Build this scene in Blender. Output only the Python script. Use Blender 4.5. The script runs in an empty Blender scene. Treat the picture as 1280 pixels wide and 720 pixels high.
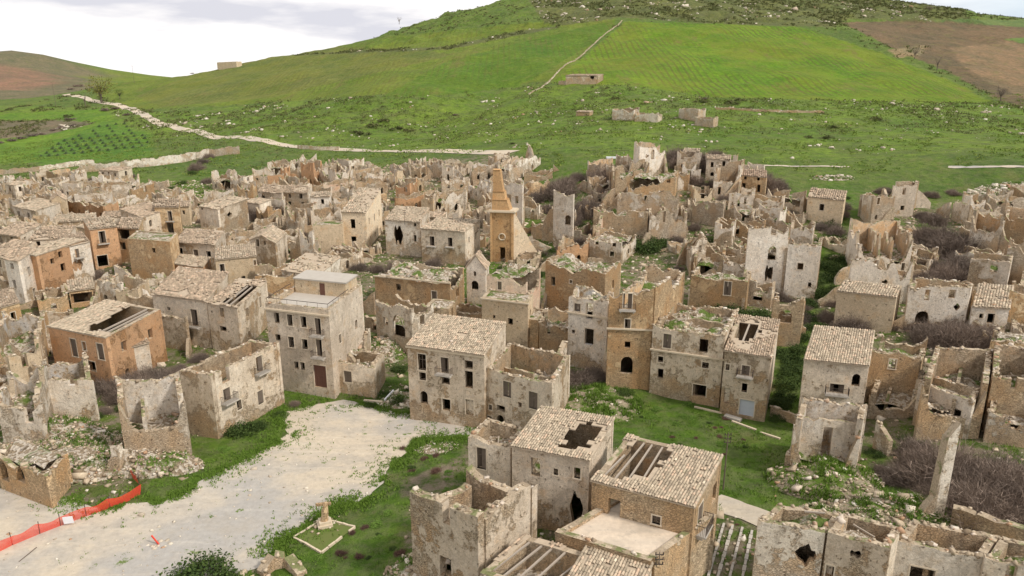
import bpy, math, random
import numpy as np
from mathutils import Vector
sc = bpy.context.scene
# ------------------------------------------------------------------ camera
F_PX, PITCH, CAMZ = 900.0, math.radians(16.0), 45.0
cam = bpy.data.cameras.new('camera'); camo = bpy.data.objects.new('camera', cam)
sc.collection.objects.link(camo); sc.camera = camo
camo.location = (0, 0, CAMZ); camo.rotation_euler = (math.pi/2 - PITCH, 0, 0)
cam.sensor_width = 36; cam.lens = 36*F_PX/1280; cam.clip_start = .5; cam.clip_end = 9000
# ------------------------------------------------------------------ light
SUN_EL, SUN_AZ = math.radians(44), math.radians(118)      # azimuth clockwise from +Y
world = bpy.data.worlds.new('World'); sc.world = world; world.use_nodes = True
wn = world.node_tree; wn.nodes.clear()
def wnode(t, **k):
    n = wn.nodes.new(t)
    for a, b in k.items(): setattr(n, a, b)
    return n
wo = wnode('ShaderNodeOutputWorld'); bg = wnode('ShaderNodeBackground'); bg.inputs[1].default_value = .1
sky = wnode('ShaderNodeTexSky', sky_type='NISHITA', sun_disc=False, sun_elevation=SUN_EL, sun_rotation=SUN_AZ)
tc = wnode('ShaderNodeTexCoord'); mp = wnode('ShaderNodeMapping'); mp.inputs['Scale'].default_value = (1.0, 1.0, 5.0)
nz = wnode('ShaderNodeTexNoise'); nz.inputs['Scale'].default_value = 3.2; nz.inputs['Detail'].default_value = 6; nz.inputs['Roughness'].default_value = .5
cr = wnode('ShaderNodeValToRGB')
cr.color_ramp.elements[0].position = .42; cr.color_ramp.elements[0].color = (6.9, 6.9, 7.5, 1)
cr.color_ramp.elements[1].position = .51; cr.color_ramp.elements[1].color = (10.2, 9.9, 9.75, 1)
nz2 = wnode('ShaderNodeTexNoise'); nz2.inputs['Scale'].default_value = 1.3; nz2.inputs['Detail'].default_value = 4
cr2 = wnode('ShaderNodeValToRGB'); cr2.color_ramp.elements[0].position = .30; cr2.color_ramp.elements[0].color = (.80,)*3+(1,)
cr2.color_ramp.elements[1].position = .46; cr2.color_ramp.elements[1].color = (1,)*3+(1,)
mx = wnode('ShaderNodeMixRGB')
sx = wnode('ShaderNodeSeparateXYZ'); cb = wnode('ShaderNodeValToRGB'); cb.color_ramp.elements[0].position = .40; cb.color_ramp.elements[1].position = .62; mb = wnode('ShaderNodeMixRGB'); mb.inputs[2].default_value = (6.3, 7.6, 8.5, 1)
for a, b in ((tc.outputs['Generated'], mp.inputs[0]), (mp.outputs[0], nz.inputs['Vector']), (mp.outputs[0], nz2.inputs['Vector']),
             (nz.outputs['Fac'], cr.inputs[0]), (nz2.outputs['Fac'], cr2.inputs[0]), (cr2.outputs[0], mx.inputs[0]),
             (sky.outputs[0], mx.inputs[1]), (tc.outputs['Generated'], sx.inputs[0]), (sx.outputs[0], cb.inputs[0]), (cb.outputs[0], mb.inputs[0]), (cr.outputs[0], mb.inputs[1]), (mb.outputs[0], mx.inputs[2]), (mx.outputs[0], bg.inputs[0]), (bg.outputs[0], wo.inputs[0])):
    wn.links.new(a, b)
sl = bpy.data.lights.new('sun', 'SUN'); sl.energy = 3.0; sl.angle = math.radians(7); sl.color = (1, .93, .85)
so = bpy.data.objects.new('sun', sl); sc.collection.objects.link(so)
sd = Vector((math.sin(SUN_AZ)*math.cos(SUN_EL), math.cos(SUN_AZ)*math.cos(SUN_EL), math.sin(SUN_EL)))
so.rotation_euler = sd.to_track_quat('Z', 'Y').to_euler()
sc.view_settings.view_transform = 'Standard'; sc.view_settings.look = 'None'; sc.view_settings.exposure = .13; sc.view_settings.gamma = 1
# ------------------------------------------------------------------ small helpers
COL = sc.collection
FW = np.array((0, math.cos(PITCH), -math.sin(PITCH))); UP = np.array((0, math.sin(PITCH), math.cos(PITCH))); RT = np.array((1., 0, 0))
CP = np.array((0, 0, CAMZ))
def ray(px, py):
    d = FW*F_PX + RT*(px-640) + UP*(360-py)
    return d/np.linalg.norm(d)
def at_z(px, py, z):
    d = ray(px, py); return CP + d*((z-CAMZ)/d[2])
def at_y(px, py, D):
    d = ray(px, py); return CP + d*(D/d[1])
def proj(p):
    q = np.asarray(p, float) - CP
    w = q@FW
    w = np.where(w < .1, .1, w)
    return 640 + F_PX*(q@RT)/w, 360 - F_PX*(q@UP)/w
def tag(o, label=None, cat=None, group=None, kind=None):
    if label: o['label'] = label
    if cat: o['category'] = cat
    if group: o['group'] = group
    if kind: o['kind'] = kind
    return o
class MB:
    def __init__(s): s.v = []; s.f = []; s.m = []; s.n = 0
    def add(s, vs, fs, mi=0):
        vs = np.asarray(vs, float).reshape(-1, 3)
        s.v.append(vs)
        for f in fs: s.f.append(tuple(i+s.n for i in f)); s.m.append(mi)
        s.n += len(vs)
    def quad(s, a, b, c, d, mi=0): s.add((a, b, c, d), ((0, 1, 2, 3),), mi)
    def box(s, o, x, y, z, mi=0):            # origin corner and three edge vectors
        o, x, y, z = (np.asarray(t, float) for t in (o, x, y, z))
        s.add((o, o+x, o+x+y, o+y, o+z, o+x+z, o+x+y+z, o+y+z),
              ((0, 3, 2, 1), (4, 5, 6, 7), (0, 1, 5, 4), (1, 2, 6, 5), (2, 3, 7, 6), (3, 0, 4, 7)), mi)
    def cbox(s, c, sx, sy, sz, rz=0, mi=0):
        c_, s_ = math.cos(rz), math.sin(rz)
        x = np.array((c_*sx, s_*sx, 0)); y = np.array((-s_*sy, c_*sy, 0)); z = np.array((0, 0, sz))
        s.box(np.asarray(c, float)-x/2-y/2, x, y, z, mi)
    def beam(s, a, b, w, mi=0, h=None):
        a = np.asarray(a, float); b = np.asarray(b, float); d = b-a; l = np.linalg.norm(d); d = d/l
        u = np.cross(d, (0, 0, 1.)); u = np.array((1., 0, 0)) if np.linalg.norm(u) < 1e-3 else u/np.linalg.norm(u)
        v = np.cross(u, d); h = h or w
        s.box(a-u*w/2-v*h/2, u*w, v*h, d*l, mi)
    def tube(s, pts, r, n=6, mi=0):
        ring = []
        for i, p in enumerate(pts):
            p = np.asarray(p, float); q = np.asarray(pts[min(i+1, len(pts)-1)], float)-np.asarray(pts[max(i-1, 0)], float)
            q = q/np.linalg.norm(q); u = np.cross(q, (0.3, .1, 1.)) if abs(q[2]) < .9 else np.cross(q, (1., 0, 0)); u /= np.linalg.norm(u); w = np.cross(q, u)
            rr = r[i] if hasattr(r, '__len__') else r
            ring += [p + rr*(math.cos(2*math.pi*k/n)*u + math.sin(2*math.pi*k/n)*w) for k in range(n)]
        fs = [(i*n+k, i*n+(k+1) % n, (i+1)*n+(k+1) % n, (i+1)*n+k) for i in range(len(pts)-1) for k in range(n)]
        fs.append(tuple(range((len(pts)-1)*n, len(pts)*n)))
        s.add(ring, fs, mi)
    def build(s, name, mats, parent=None, loc=None, smooth=False):
        me = bpy.data.meshes.new(name)
        V = np.concatenate(s.v) if s.v else np.zeros((0, 3))
        if loc is not None: V = V - np.asarray(loc)
        me.from_pydata(V.tolist(), [], s.f)
        if not isinstance(mats, (list, tuple)): mats = [mats]
        for m in mats: me.materials.append(m)
        if len(mats) > 1: me.polygons.foreach_set('material_index', s.m)
        if smooth: me.polygons.foreach_set('use_smooth', [True]*len(me.polygons))
        me.update()
        o = bpy.data.objects.new(name, me); COL.objects.link(o)
        if parent: o.parent = parent
        elif loc is not None: o.location = loc
        return o
def npmesh(name, V, Fa, mat, parent=None, loc=None):
    """fast mesh from numpy arrays: V (n,3), Fa (m,k) faces of one size"""
    me = bpy.data.meshes.new(name); V = np.asarray(V, np.float32)
    if loc is not None: V = V-np.asarray(loc, np.float32)
    m, k = Fa.shape
    me.vertices.add(len(V)); me.vertices.foreach_set('co', np.ascontiguousarray(V, np.float32).ravel())
    me.loops.add(m*k); me.loops.foreach_set('vertex_index', np.ascontiguousarray(Fa, np.int32).ravel())
    me.polygons.add(m); me.polygons.foreach_set('loop_start', np.arange(0, m*k, k, dtype=np.int32))
    try: me.polygons.foreach_set('loop_total', np.full(m, k, np.int32))
    except Exception: pass
    me.update(calc_edges=True)
    for q in (mat if isinstance(mat, (list, tuple)) else [mat]): me.materials.append(q)
    o = bpy.data.objects.new(name, me); COL.objects.link(o)
    if parent: o.parent = parent
    elif loc is not None: o.location = loc
    return o
def empty(name, loc):
    o = bpy.data.objects.new(name, None); COL.objects.link(o); o.location = tuple(float(t) for t in loc); o.empty_display_size = .2
    return o
def vnoise(x, y, seed=0):
    """smooth 2D value noise 0..1, numpy"""
    x = np.asarray(x, float); y = np.asarray(y, float)
    xi = np.floor(x).astype(np.int64); yi = np.floor(y).astype(np.int64); fx = x-xi; fy = y-yi
    fx = fx*fx*(3-2*fx); fy = fy*fy*(3-2*fy)
    def h(a, b):
        n = (a*374761393 + b*668265263 + seed*982451653) & 0x7fffffff
        n = ((n ^ (n >> 13))*1274126177) & 0x7fffffff
        return ((n ^ (n >> 16)) & 0xffff)/65535.
    return (h(xi, yi)*(1-fx)+h(xi+1, yi)*fx)*(1-fy)+(h(xi, yi+1)*(1-fx)+h(xi+1, yi+1)*fx)*fy
def fbm(x, y, seed=0, o=4):
    t = 0; a = .5; s = 0
    for k in range(o):
        t = t+a*vnoise(x*2**k, y*2**k, seed+k); s += a; a *= .5
    return t/s
def inpoly(x, y, poly):
    x = np.asarray(x, float); y = np.asarray(y, float); r = np.zeros(x.shape, bool); n = len(poly)
    for i in range(n):
        x0, y0 = poly[i]; x1, y1 = poly[(i+1) % n]
        if y0 == y1: continue
        c = ((y0 > y) != (y1 > y)) & (x < (x1-x0)*(y-y0)/(y1-y0)+x0)
        r ^= c
    return r
# ------------------------------------------------------------------ terrain
cz = [(-300,720,0),(0,720,0),(300,720,0),(500,720,.5),(640,720,2.5),(900,720,2.5),(1280,720,4),(1600,720,5),(400,900,0),(900,900,3),(1400,900,4),(0,900,0),
 (0,600,.3),(180,570,1),(300,560,0),(500,540,0),(700,560,2),(950,600,2),(1280,600,4.5),(-300,560,0),
 (0,450,1),(200,480,.5),(400,490,0),(600,530,0),(760,480,2.5),(800,490,1.6),(950,520,1),(1100,500,3),(1280,500,4.5),(1600,520,6),
 (0,360,2),(200,360,2),(400,400,2),(600,380,2.5),(800,400,3),(1000,400,3.5),(1280,400,6),(1600,400,8),(-300,360,1),
 (0,280,3),(200,290,4),(400,310,4),(600,320,4),(720,300,6),(850,290,8),(1000,300,7.5),(1100,330,6.5),(1280,320,8),
 (0,230,4),(200,240,6),(400,245,8),(600,240,11),(800,230,15.5),(1000,250,13),(1250,250,13),(1600,260,15),
 (-250,215,2),(0,205,6),(200,197,10),(390,185,14),(545,187,17),(700,192,21),(950,207,19),(1270,211,20)]
cd = [(545,160,400),(300,150,480),(150,128,620),(0,135,640),(0,180,460),(-200,160,560),(640,125,440),(760,140,350),(880,140,330),(860,122,400),(1200,130,380),(1280,150,330),(1000,170,285),(1280,180,262),(1500,180,280),
 (780,28,620),(1000,34,600),(1050,32,610),(1240,125,400),(630,32,660),(600,85,510),(430,62,700),(160,104,740),(300,80,740),(500,110,460),(300,120,560),(700,100,425),
 (450,52,790),(530,26,830),(620,2,850),(760,-14,880),(900,-16,880),(1040,-10,860),(1130,0,850),(1200,24,900),(1280,33,930),(1500,60,900),(1060,30,660),(1280,60,600),(1280,120,420),(1500,110,480),
 (30,62,1400),(-150,80,1350),(80,82,1380),(110,95,1380),(158,107,1300),(60,98,1150),(110,103,1120),(158,111,1050),(200,110,1000),(110,110,960),(175,112,880),(240,104,900),(330,88,900),(20,95,1100),(80,119,820),(-200,130,850),(0,124,800)]
pts = [at_z(a, b, c) for a, b, c in cz] + [at_y(a, b, c) for a, b, c in cd]
pts += [np.array(p, float) for p in ((-500,1300,22),(-330,1150,28),(-650,1150,20),(0,1400,50),(400,1400,50),(900,1300,40),(-1600,1900,30),(-600,2200,20),(400,2400,20),(1500,2400,20),(2400,1200,30),(-2400,1000,0),
        (2200,300,10),(-1800,300,0),(-700,200,-5),(700,150,15),(0,-200,0),(-600,-300,-4),(600,-300,4),(1000,600,50),(0,15,1))]
P3 = np.array(pts); cx = P3[:, :2]; N = len(cx)
dd = lambda a, b: np.sqrt(((a[:, None, :]-b[None, :, :])**2).sum(-1)+14.0**2)
A_ = np.zeros((N+3, N+3)); A_[:N, :N] = dd(cx, cx) - np.eye(N)*1.0
A_[:N, N:] = np.c_[np.ones(N), cx/1000.]; A_[N:, :N] = A_[:N, N:].T
W_ = np.linalg.solve(A_, np.r_[P3[:, 2], 0, 0, 0])
def raw_z(x, y):
    sh = np.shape(x); q = np.c_[np.ravel(x), np.ravel(y)]; out = np.zeros(len(q))
    for i in range(0, len(q), 40000):
        c = q[i:i+40000]; out[i:i+40000] = dd(c, cx)@W_[:N] + np.c_[np.ones(len(c)), c/1000.]@W_[N:]
    return out.reshape(sh)
def lines(a, b, c, fine, mid, grow, far):
    o = list(np.arange(a, b, fine)); t = b
    while t < c: o.append(t); t += mid
    st = mid
    while t < far: o.append(t); st *= grow; t += st
    o.append(far); return o
xr = lines(0, 130, 420, 1.3, 3., 1.12, 3600); XL = np.array(sorted(set([-t for t in xr[1:]]+xr)))
YL = np.array([-600, -300, -150, -60, -20, 0, 15, 25]+lines(30, 240, 800, 1.2, 3., 1.1, 4200), float)
GX, GY = np.meshgrid(XL, YL)
GZ = raw_z(GX, GY)
dist = np.hypot(GX, GY)
hill = np.clip((GY-300)/120, 0, 1)
GZ += (fbm(GX/9., GY/9., 5)-.5)*.7 + hill*(fbm(GX/34., GY/34., 9)-.5)*6.5*np.clip(1-(dist-900)/1500, 0.3, 1) + np.clip((dist-650)/500, 0, 1)*(fbm(GX/120., GY/120., 31)-.5)*np.where(GX < -250, 7, 16)
PXg, PYg = proj(np.stack([GX, GY, GZ], -1))
rocky = inpoly(PXg, PYg, [(440,60),(540,22),(620,-30),(1150,-30),(1240,32),(1060,24),(900,28),(770,20),(640,40),(420,66)])
GZ += np.where(rocky & (GY > 600), (fbm(GX/14., GY/14., 77)-.5)*9, 0)
def tz(x, y):
    x = np.asarray(x, float); y = np.asarray(y, float)
    i = np.clip(np.searchsorted(XL, x)-1, 0, len(XL)-2); j = np.clip(np.searchsorted(YL, y)-1, 0, len(YL)-2)
    u = (x-XL[i])/(XL[i+1]-XL[i]); v = (y-YL[j])/(YL[j+1]-YL[j])
    a = GZ[j, i]; b = GZ[j, i+1]; c = GZ[j+1, i+1]; d = GZ[j+1, i]
    lo = a+(b-a)*u+(c-b)*v; hi = a+(c-d)*u+(d-a)*v
    return np.where(u >= v, lo, hi)
def hit(px, py, h=0.):
    """first point on the ray where it is h above the ground"""
    d = ray(px, py); ts = np.concatenate([np.arange(30, 420, .5), np.arange(420, 1600, 3)])
    P = CP+ts[:, None]*d; g = P[:, 2]-tz(P[:, 0], P[:, 1])-h
    k = np.argmax(g < 0) if (g < 0).any() else len(ts)-1
    if k > 0:
        t = ts[k-1]+(ts[k]-ts[k-1])*g[k-1]/(g[k-1]-g[k]+1e-9)
    else: t = ts[0]
    return CP+t*d
# ------------------------------------------------------------------ materials
class NT:
    def __init__(s, name, rough=.95):
        s.m = bpy.data.materials.new(name); s.m.use_nodes = True; s.t = s.m.node_tree; s.b = s.t.nodes['Principled BSDF']
        s.b.inputs['Roughness'].default_value = rough; s.b.inputs['Specular IOR Level'].default_value = .15
    def n(s, t, ins=None, **k):
        n = s.t.nodes.new(t)
        for a, b in k.items(): setattr(n, a, b)
        for a, b in (ins or {}).items(): s.put(n.inputs[a], b)
        return n
    def put(s, i, v):
        if hasattr(v, 'is_output'): s.t.links.new(v, i)
        elif isinstance(v, bpy.types.Node): s.t.links.new(v.outputs[0], i)
        else:
            if i.type == 'RGBA' and len(v) == 3: v = (*v, 1)
            i.default_value = v
    def pos(s, scale=(1, 1, 1)):
        g = s.n('ShaderNodeNewGeometry')
        if scale == (1, 1, 1): return g.outputs['Position']
        return s.n('ShaderNodeVectorMath', {0: g.outputs['Position'], 1: scale}, operation='MULTIPLY').outputs[0]
    def noise(s, scale, detail=4, rough=.5, vec=None):
        return s.n('ShaderNodeTexNoise', {'Vector': vec if vec is not None else s.pos(), 'Scale': scale, 'Detail': detail, 'Roughness': rough}).outputs['Fac']
    def ramp(s, fac, a, b, c0=(0, 0, 0), c1=(1, 1, 1)):
        r = s.n('ShaderNodeValToRGB', {0: fac}); e = r.color_ramp.elements
        e[0].position = a; e[1].position = b; e[0].color = (*c0, 1); e[1].color = (*c1, 1)
        return r.outputs[0]
    def mix(s, fac, a, b, mode='MIX'):
        return s.n('ShaderNodeMixRGB', {0: fac, 1: a, 2: b}, blend_type=mode).outputs[0]
    def math(s, op, a, b): return s.n('ShaderNodeMath', {0: a, 1: b}, operation=op).outputs[0]
    def bump(s, h, strength=.5, dist=.1):
        s.put(s.b.inputs['Normal'], s.n('ShaderNodeBump', {'Height': h, 'Strength': strength, 'Distance': dist}).outputs[0])
    def out(s, col): s.put(s.b.inputs['Base Color'], col); return s.m
STONE_A, STONE_B = (.70, .59, .44), (.50, .40, .28)
def wall_mat(name, plaster, plaster2, cover, sa=STONE_A, sb=STONE_B, stain_shade=.55, sc_=3.6):
    """worn plaster over rubble stone; cover = share of plaster left"""
    t = NT(name); oi = t.n('ShaderNodeObjectInfo').outputs['Random']
    vec = t.n('ShaderNodeVectorMath', {0: t.pos((1, 1, 1.55)), 1: t.n('ShaderNodeVectorMath', {0: t.n('ShaderNodeTexNoise', {'Vector': t.pos(), 'Scale': 2.2}).outputs['Color'], 1: (.22, .22, .22)}, operation='MULTIPLY').outputs[0]}, operation='ADD').outputs[0]
    v = t.n('ShaderNodeTexVoronoi', {'Vector': vec, 'Scale': sc_, 'Randomness': 1})
    ve = t.n('ShaderNodeTexVoronoi', {'Vector': vec, 'Scale': sc_, 'Randomness': 1}, feature='DISTANCE_TO_EDGE')
    sepc = t.n('ShaderNodeSeparateColor', {0: v.outputs['Color']})
    stone = t.mix(sepc.outputs[0], tuple(1.14*q for q in sa), tuple(.98*q for q in sb)); stone = t.mix(t.ramp(t.noise(.3, 4), .4, .62), stone, tuple(.52*(a+b)*c for a, b, c in zip(sa, sb, (1.10, .95, .80))))
    joint = t.ramp(ve.outputs['Distance'], .0, .10); stone = t.mix(t.math('ADD', t.math('MULTIPLY', joint, .45), .55), tuple(.42*a for a in sb), stone)
    oz = t.n('ShaderNodeSeparateXYZ', {0: t.n('ShaderNodeTexCoord').outputs['Object']}).outputs[2]
    low = t.math('MULTIPLY', t.math('SUBTRACT', 1.0, t.ramp(t.math('MULTIPLY', oz, .25), .3, .9)), .085)
    n1 = t.math('ADD', t.math('MULTIPLY', t.noise(.62, 9, .74), t.math('ADD', .25, t.math('MULTIPLY', oi, .5))), t.math('MULTIPLY', t.noise(.24, 9, .70, t.pos((1, 1, .8))), t.math('SUBTRACT', .75, t.math('MULTIPLY', oi, .5)))); n1 = t.math('SUBTRACT', t.math('ADD', n1, t.math('MULTIPLY', t.math('SUBTRACT', oi, .5), .10)), low)
    c = .5+(cover-.5)*.42
    mask = t.ramp(n1, 1-c, 1-c+.02)
    pl = t.mix(t.ramp(t.noise(.18, 5, .6), .38, .62), plaster, plaster2)
    pl = t.mix(t.math('MULTIPLY', t.ramp(t.noise(1.6, 7, .68), .45, .66), .42), pl, tuple(.62*a for a in plaster2))
    pl = t.mix(t.math('MULTIPLY', t.ramp(t.noise(.5, 6, .6), .55, .68), .5), pl, tuple(a*b for a, b in zip(plaster2, (1.02, .82, .58))))
    thin = t.ramp(n1, 1-c+.02, 1-c+.09); pl = t.mix(thin, tuple(.5*(a+b) for a, b in zip(plaster2, sa)), pl)
    col = t.mix(mask, stone, pl)
    streak = t.ramp(t.noise(.9, 8, .68, t.pos((1.3, 1.3, .42))), .50, .70)
    col = t.mix(t.math('MULTIPLY', streak, stain_shade*.62), col, (.21, .16, .115))
    blot = t.ramp(t.noise(.45, 8, .72), .53, .64)
    col = t.mix(t.math('MULTIPLY', blot, stain_shade*.38), col, (.27, .215, .165))
    pit_shade = t.ramp(t.noise(2.6, 5, .65), .61, .66); col = t.mix(t.math('MULTIPLY', pit_shade, .75), col, (.10, .075, .05))  # worn pits, coloured extra dark to paint in crevice shade
    crack_shade = t.ramp(t.math('ABSOLUTE', t.math('SUBTRACT', t.noise(.8, 9, .7), .5), 0.), .0, .012, (1, 1, 1), (0, 0, 0)); col = t.mix(t.math('MULTIPLY', crack_shade, .5), col, (.14, .105, .075))  # crack lines, their shade painted into the wall colour too
    gr = t.ramp(t.noise(6, 5, .7), .3, .75, (.74, .73, .71), (1.16, 1.14, 1.12)); col = t.mix(.85, col, gr, 'MULTIPLY')
    tint = t.ramp(oi, 0, 1, (.78, .745, .71), (1.13, 1.12, 1.11)); col = t.mix(1, col, tint, 'MULTIPLY')
    h = t.math('ADD', t.math('MULTIPLY', joint, t.math('SUBTRACT', 1.0, mask)), t.math('MULTIPLY', mask, 1.7))
    h = t.math('ADD', h, t.math('MULTIPLY', t.noise(4, 6, .75), 1.6))
    t.bump(h, .9, .09)
    return t.out(col)
ORA, ORB = (.64, .39, .22), (.56, .345, .20)
WM = dict(
 cream=wall_mat('cream_plaster_wall', (.86, .77, .635), (.77, .665, .53), .66),
 white=wall_mat('white_plaster_wall', (.89, .83, .73), (.80, .715, .60), .74, stain_shade=.5),
 grey=wall_mat('grey_plaster_wall', (.76, .67, .55), (.58, .495, .395), .80, stain_shade=.6),
 beige=wall_mat('beige_plaster_wall', (.76, .63, .45), (.68, .55, .38), .85, stain_shade=.3),
 smooth=wall_mat('smooth_beige_plaster_wall', (.86, .74, .56), (.80, .66, .475), 1.05, stain_shade=.22),
 obel=wall_mat('orange_ashlar_wall', (.70, .46, .24), (.62, .39, .195), .75, (.62, .41, .22), (.48, .31, .165), stain_shade=.4),
 stone=wall_mat('rubble_stone_wall', (.72, .61, .47), (.64, .53, .395), .20, (.66, .53, .36), (.46, .355, .235)),
 pale=wall_mat('pale_stone_wall', (.86, .80, .70), (.77, .70, .59), .52, (.74, .65, .52), (.55, .465, .355)),
 ochre=wall_mat('ochre_stone_wall', (.74, .59, .39), (.66, .47, .265), .45, (.68, .51, .32), (.50, .36, .215), stain_shade=.38),
 orange=wall_mat('orange_plaster_wall', ORA, ORB, .66, (.56, .36, .205), (.42, .27, .155), stain_shade=.35),
 pink=wall_mat('pink_plaster_wall', (.70, .475, .35), (.74, .62, .48), .7, stain_shade=.4),
 ruin=wall_mat('crumbled_stone_wall', (.86, .80, .71), (.74, .665, .56), .50, (.70, .61, .48), (.46, .38, .285), stain_shade=.7),
)
IN_ = dict(white=wall_mat('inner_white_plaster', (.80, .765, .70), (.66, .58, .475), .62, stain_shade=.9),  # inner stains strengthened, so the colour holds dirt plus painted interior shade
           blue=wall_mat('inner_blue_plaster', (.66, .70, .75), (.74, .69, .62), .6, stain_shade=.55),
           stone=wall_mat('inner_bare_stone', (.62, .52, .40), (.48, .39, .28), .34, stain_shade=.95),
           ochre=wall_mat('inner_ochre_plaster', (.66, .42, .22), (.62, .47, .31), .55, stain_shade=.45))
def top_mat():
    t = NT('weathered_wall_top')
    rnd = t.n('ShaderNodeNewGeometry').outputs['Random Per Island']
    col = t.mix(rnd, (.60, .50, .37), (.36, .285, .20))
    col = t.mix(t.math('MULTIPLY', t.ramp(t.noise(.55, 5, .6), .53, .6), .75), col, (.13, .17, .045))
    col = t.mix(.8, col, t.ramp(t.noise(6, 4), .3, .75, (.6, .58, .55), (1.15, 1.12, 1.08)), 'MULTIPLY')
    t.bump(t.noise(5, 5, .7), .9, .1); return t.out(col)
def tile_mat(name, a, b, moss=.3):
    t = NT(name); rnd = t.n('ShaderNodeNewGeometry').outputs['Random Per Island']
    r = t.n('ShaderNodeValToRGB', {0: rnd}); e = r.color_ramp.elements
    e[0].color = (*a, 1); e[1].color = (*b, 1); e[1].position = .8; x = e.new(.985); x.color = (.62, .45, .32, 1); x = e.new(.06); x.color = tuple(.55*c for c in b)+(1,)
    col = t.mix(t.math('MULTIPLY', t.ramp(t.noise(.5, 4, .6), .45, .7), .45), r.outputs[0], tuple(.62*c for c in b))
    col = t.mix(t.math('MULTIPLY', t.ramp(t.noise(.8, 5, .6), .6, .68), moss), col, (.17, .18, .07))
    col = t.mix(.6, col, t.ramp(t.noise(9, 3), .3, .8, (.75, .74, .72), (1.1, 1.1, 1.08)), 'MULTIPLY')
    return t.out(col)
def rub_mat(name='rubble_stone', a=(.62, .51, .37), b=(.24, .18, .12), green=.0):
    t = NT(name); rnd = t.n('ShaderNodeNewGeometry').outputs['Random Per Island']
    r = t.n('ShaderNodeValToRGB', {0: rnd}); e = r.color_ramp.elements
    e[0].color = (*b, 1); e[1].color = (*a, 1); e[1].position = .7; x = e.new(.9); x.color = (.76, .70, .60, 1); x = e.new(.97); x.color = (.46, .29, .18, 1)
    col = r.outputs[0]
    col = t.mix(.7, col, t.ramp(t.noise(4, 4), .3, .75, (.65, .63, .6), (1.12, 1.1, 1.08)), 'MULTIPLY')
    return t.out(col)
def debris_mat():
    t = NT('earth_and_debris')
    col = t.mix(t.noise(1.5, 6, .65), (.16, .12, .078), (.42, .33, .225))
    v = t.n('ShaderNodeTexVoronoi', {'Vector': t.pos(), 'Scale': 2.8}); s = t.n('ShaderNodeSeparateColor', {0: v.outputs['Color']})
    col = t.mix(t.ramp(s.outputs[0], .45, .5), col, (.52, .45, .36))
    col = t.mix(t.ramp(t.noise(.33, 5, .6), .50, .58), col, (.11, .155, .035))
    t.bump(t.math('ADD', t.noise(3, 6, .7), v.outputs['Distance']), 1, .25); return t.out(col)
def flat_mat(name, a, b, s=1.5, rough=.9, bump=.3):
    t = NT(name, rough); col = t.mix(t.noise(s, 6, .6), a, b)
    if bump: t.bump(t.noise(s*4, 5, .6), bump, .05)
    return t.out(col)
def leaf_mat(name, a, b):
    t = NT(name, .8); rnd = t.n('ShaderNodeNewGeometry').outputs['Random Per Island']
    oi = t.n('ShaderNodeObjectInfo').outputs['Random']
    col = t.mix(rnd, a, b); col = t.mix(1, col, t.ramp(oi, 0, 1, (.8, .8, .8), (1.15, 1.1, 1.05)), 'MULTIPLY'); return t.out(col)
M = dict(top=top_mat(), tile=tile_mat('weathered_clay_tiles', (.72, .575, .42), (.50, .385, .275)), tile_pale=tile_mat('pale_clay_tiles', (.78, .66, .49), (.56, .455, .33)),
 tile_red=tile_mat('reddish_clay_tiles', (.68, .50, .36), (.52, .37, .265)),
 deck=flat_mat('broken_roof_bed', (.54, .44, .32), (.34, .265, .19), 2.5), rub=rub_mat(), rub2=rub_mat('white_rubble', (.72, .65, .53), (.42, .345, .255)), debris=debris_mat(),
 wood=flat_mat('weathered_wood', (.20, .16, .125), (.11, .085, .065), 4), pale_wood=flat_mat('grey_dry_beam', (.42, .36, .29), (.30, .25, .20), 4), brown=flat_mat('brown_painted_door', (.17, .085, .06), (.12, .06, .045), 3),
 metal=flat_mat('rusty_iron', (.10, .075, .06), (.055, .045, .04), 5), gdoor=flat_mat('grey_painted_metal_door', (.52, .55, .60), (.44, .47, .52), 1.2, .5, .1),
 surround=flat_mat('cut_stone_surround', (.70, .60, .46), (.52, .43, .32), 3), slab=flat_mat('weathered_concrete', (.50, .46, .40), (.38, .335, .28), 1.2), terrace=flat_mat('pale_terrace_screed', (.68, .58, .46), (.50, .42, .325), .45, .9, .3),
 conc=flat_mat('pale_cornice_stone', (.66, .56, .41), (.48, .39, .28), 2.5), red=flat_mat('red_plastic_net', (.75, .085, .045), (.60, .06, .04), 2, .6, 0), whitep=flat_mat('white_painted_board', (.8, .8, .82), (.7, .7, .72), 1, .6, 0),
 twig=leaf_mat('dry_twigs', (.27, .215, .175), (.145, .112, .09)), leaf=leaf_mat('dark_green_leaves', (.035, .065, .018), (.085, .125, .03)), leafb=leaf_mat('bright_weed_leaves', (.10, .20, .03), (.16, .25, .05)),
 olive=leaf_mat('olive_leaves', (.075, .11, .06), (.13, .16, .09)), autumn=leaf_mat('yellow_green_leaves', (.22, .20, .05), (.14, .15, .04)), blade=leaf_mat('grass_blades', (.085, .165, .02), (.155, .245, .04)),
 scrubm=leaf_mat('hill_scrub_leaves', (.075, .10, .03), (.14, .135, .055)),
 tussock=leaf_mat('rough_tussock', (.10, .18, .028), (.20, .25, .055)),
 black=flat_mat('dark_glass', (.02, .02, .022), (.03, .03, .03), 1, .3, 0))
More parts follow.
